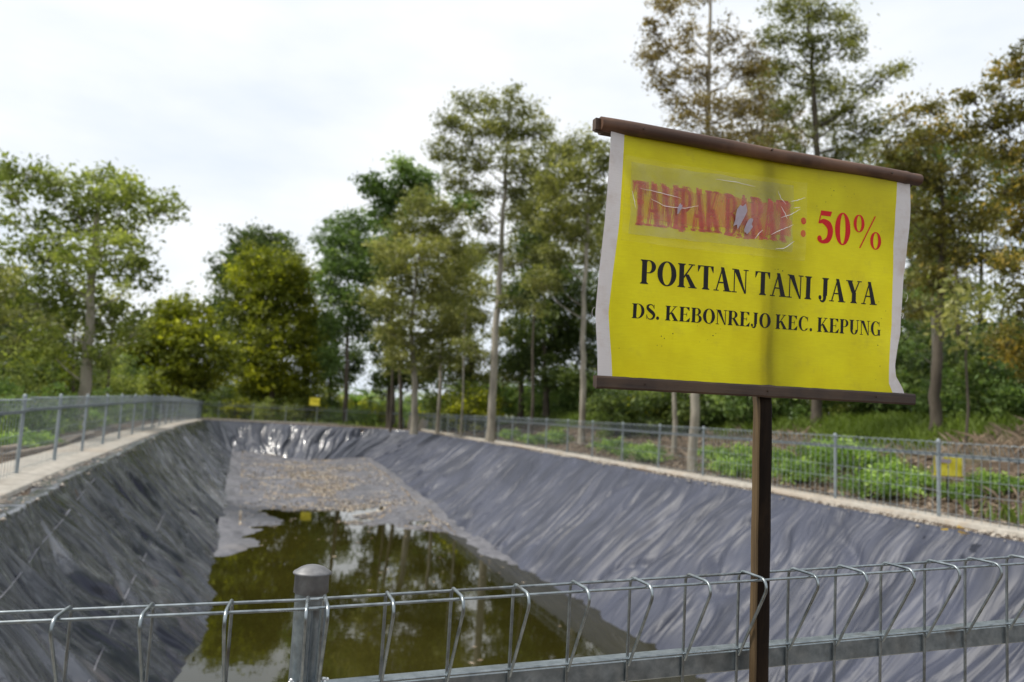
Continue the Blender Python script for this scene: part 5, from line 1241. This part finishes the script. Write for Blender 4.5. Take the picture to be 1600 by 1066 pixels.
# dry brush: brown twigs and stalks
n = 14000
y = 8 + 22 * rng.random(n); dd = 2.2 + 6 * rng.random(n); x = 6.7 - .28 * (y - 12.4) + dd * 1.04
k = (green_amount(x, y) < .4) & (fbm(x * .7, y * .7, 88) > .42); x, y = x[k], y[k]; n = len(x)
V, F, t_ = blades(x, y, .06 + .26 * rng.random(n) ** 1.8, .004 + .006 * rng.random(n), rng.random(n) * .3, lean=.8)
tag(mesh_np('dry_brush', V, F, M['litter'], tint=t_), 'dry brown brush and stalks on the bank behind the right fence', 'brush', kind='stuff')
# dry litter on the bank
n = 16000
y = 9 + 45 * rng.random(n); dd = .5 + rng.exponential(2.4, n); x = 6.7 - .28 * (y - 12.4) + dd * 1.04; z = zt(x, y) + .015
a = rng.random(n) * 6.28; sz = .03 + .07 * rng.random(n)
u = np.stack([np.cos(a), np.sin(a), .2 * rng.normal(size=n)], 1) * sz[:, None]; v_ = np.stack([-np.sin(a), np.cos(a), .3 * rng.normal(size=n)], 1) * sz[:, None] * .6
V, F = quads(np.stack([x, y, z], 1), u, v_); tag(mesh_np('leaf_litter', V, F, M['litter'], tint=rng.random(n) * .45), 'dry brown leaves on the soil bank outside the right fence', 'leaf litter', kind='stuff')

# ------------------------------------------------------------------ small things lying about
def lying(name, label, cat, pts, r_, mat, n=8):
    root_p = Vector(pts[0]); mb = MB(); mb.tube([Vector(p) - root_p for p in pts], r_, n); o = mb.build(name, mat); o.location = root_p; return tag(o, label, cat)
def gp(px, py, z=.45):
    d = fw + rt * ((px - 800) / FPX) - up * ((py - 533) / FPX); t_ = (z - CH) / d.z; return CP + d * t_
def gpt(px, py, dz=.06):
    p = gp(px, py); 
    for _ in range(4): p = gp(px, py, gz(p.x, p.y) + dz)
    return p
lying('timber_plank', 'weathered timber log lying on the soil left of the second fence post', 'timber', [gpt(0, 703), gpt(30, 699), gpt(62, 694)], [.07, .08, .06], M['timber'])
lying('timber_plank', 'pale timber plank lying beyond the third post of the left fence', 'timber', [gpt(84, 690), gpt(110, 684), gpt(146, 677)], [.06, .065, .05], M['timber'])
lying('timber_plank', 'short forked timber beside the pale plank by the left fence', 'timber', [gpt(80, 697), gpt(103, 690), gpt(122, 682, .16)], [.04, .05, .03], M['timber'])
lying('timber_plank', 'long dark plank along the soil behind the left fence', 'timber', [gpt(0, 712), gpt(40, 706), gpt(80, 698)], [.04, .05, .04], M['timber'])
p = gpt(241, 670, 0); lying('stick', 'thin dark stick stuck upright beside the left path', 'stick', [p, p + Vector((-.06, 0, .45)), p + Vector((-.14, 0, .95))], [.018, .014, .010], M['bark_dark'], 6)
p = gpt(1392, 762, 0); q = at(1427, 712, p.y + .4); lying('stick', 'pale bamboo stick leaning on the bank behind the right fence', 'stick', [p, p.lerp(q, .5), q], [.03, .026, .02], M['stick'], 8)
p = gpt(1500, 836, .03); mb = MB()
for k in range(7):
    c = Vector((random.gauss(0, .10), random.gauss(0, .07), .02 * k)); a = random.random() * 6.28
    mb.add([c + Vector((math.cos(a + q) * .07 * (1 if q in (0, 3.14) else .6), math.sin(a + q) * .06, random.uniform(-.006, .012))) for q in (0, .8, 1.6, 2.4, 3.14, 4, 5)], [tuple(range(7))])
o = mb.build('dry_leaf', leaf_mat('leaf_gold', (.55, .36, .03), (.62, .42, .05))); o.location = p; tag(o, 'heap of golden yellow fallen leaf at the liner edge near the right fence', 'leaf')
# arch of pipe and slabs at the far right corner
p = at(618, 666, 61.0); root = empty('pipe_arch', (p.x, p.y, gz(p.x, p.y)), 'grey bent pipe arch at the far right corner of the fence', 'arch')
mb = MB(); mb.tube([(.62 * math.cos(a), 0, .45 + .62 * math.sin(a) if a > 0 else 0) for a in np.linspace(math.pi, 0.001, 16)], .06, 8); mb.tube([(-.62, 0, -.1), (-.62, 0, .45)], .06, 8); mb.tube([(.62, 0, -.1), (.62, 0, .45)], .06, 8); mb.build('pipe', M['galv_far'], root)
for px, w_, h_, an, lb in ((646, .75, 1.0, .1, 'upright grey concrete slab beside the pipe arch'), (661, .55, .8, .5, 'leaning pale concrete slab right of the upright one')):
    p = at(px, 664, 58); mb = MB(); mb.box((0, 0, h_ / 2 - .05), (w_, .25, h_), Matrix.Rotation(an * .6, 3, 'Y'), bevel=.03); o = mb.build('concrete_slab', M['concrete']); o.location = (p.x, p.y, gz(p.x, p.y)); tag(o, lb, 'slab')
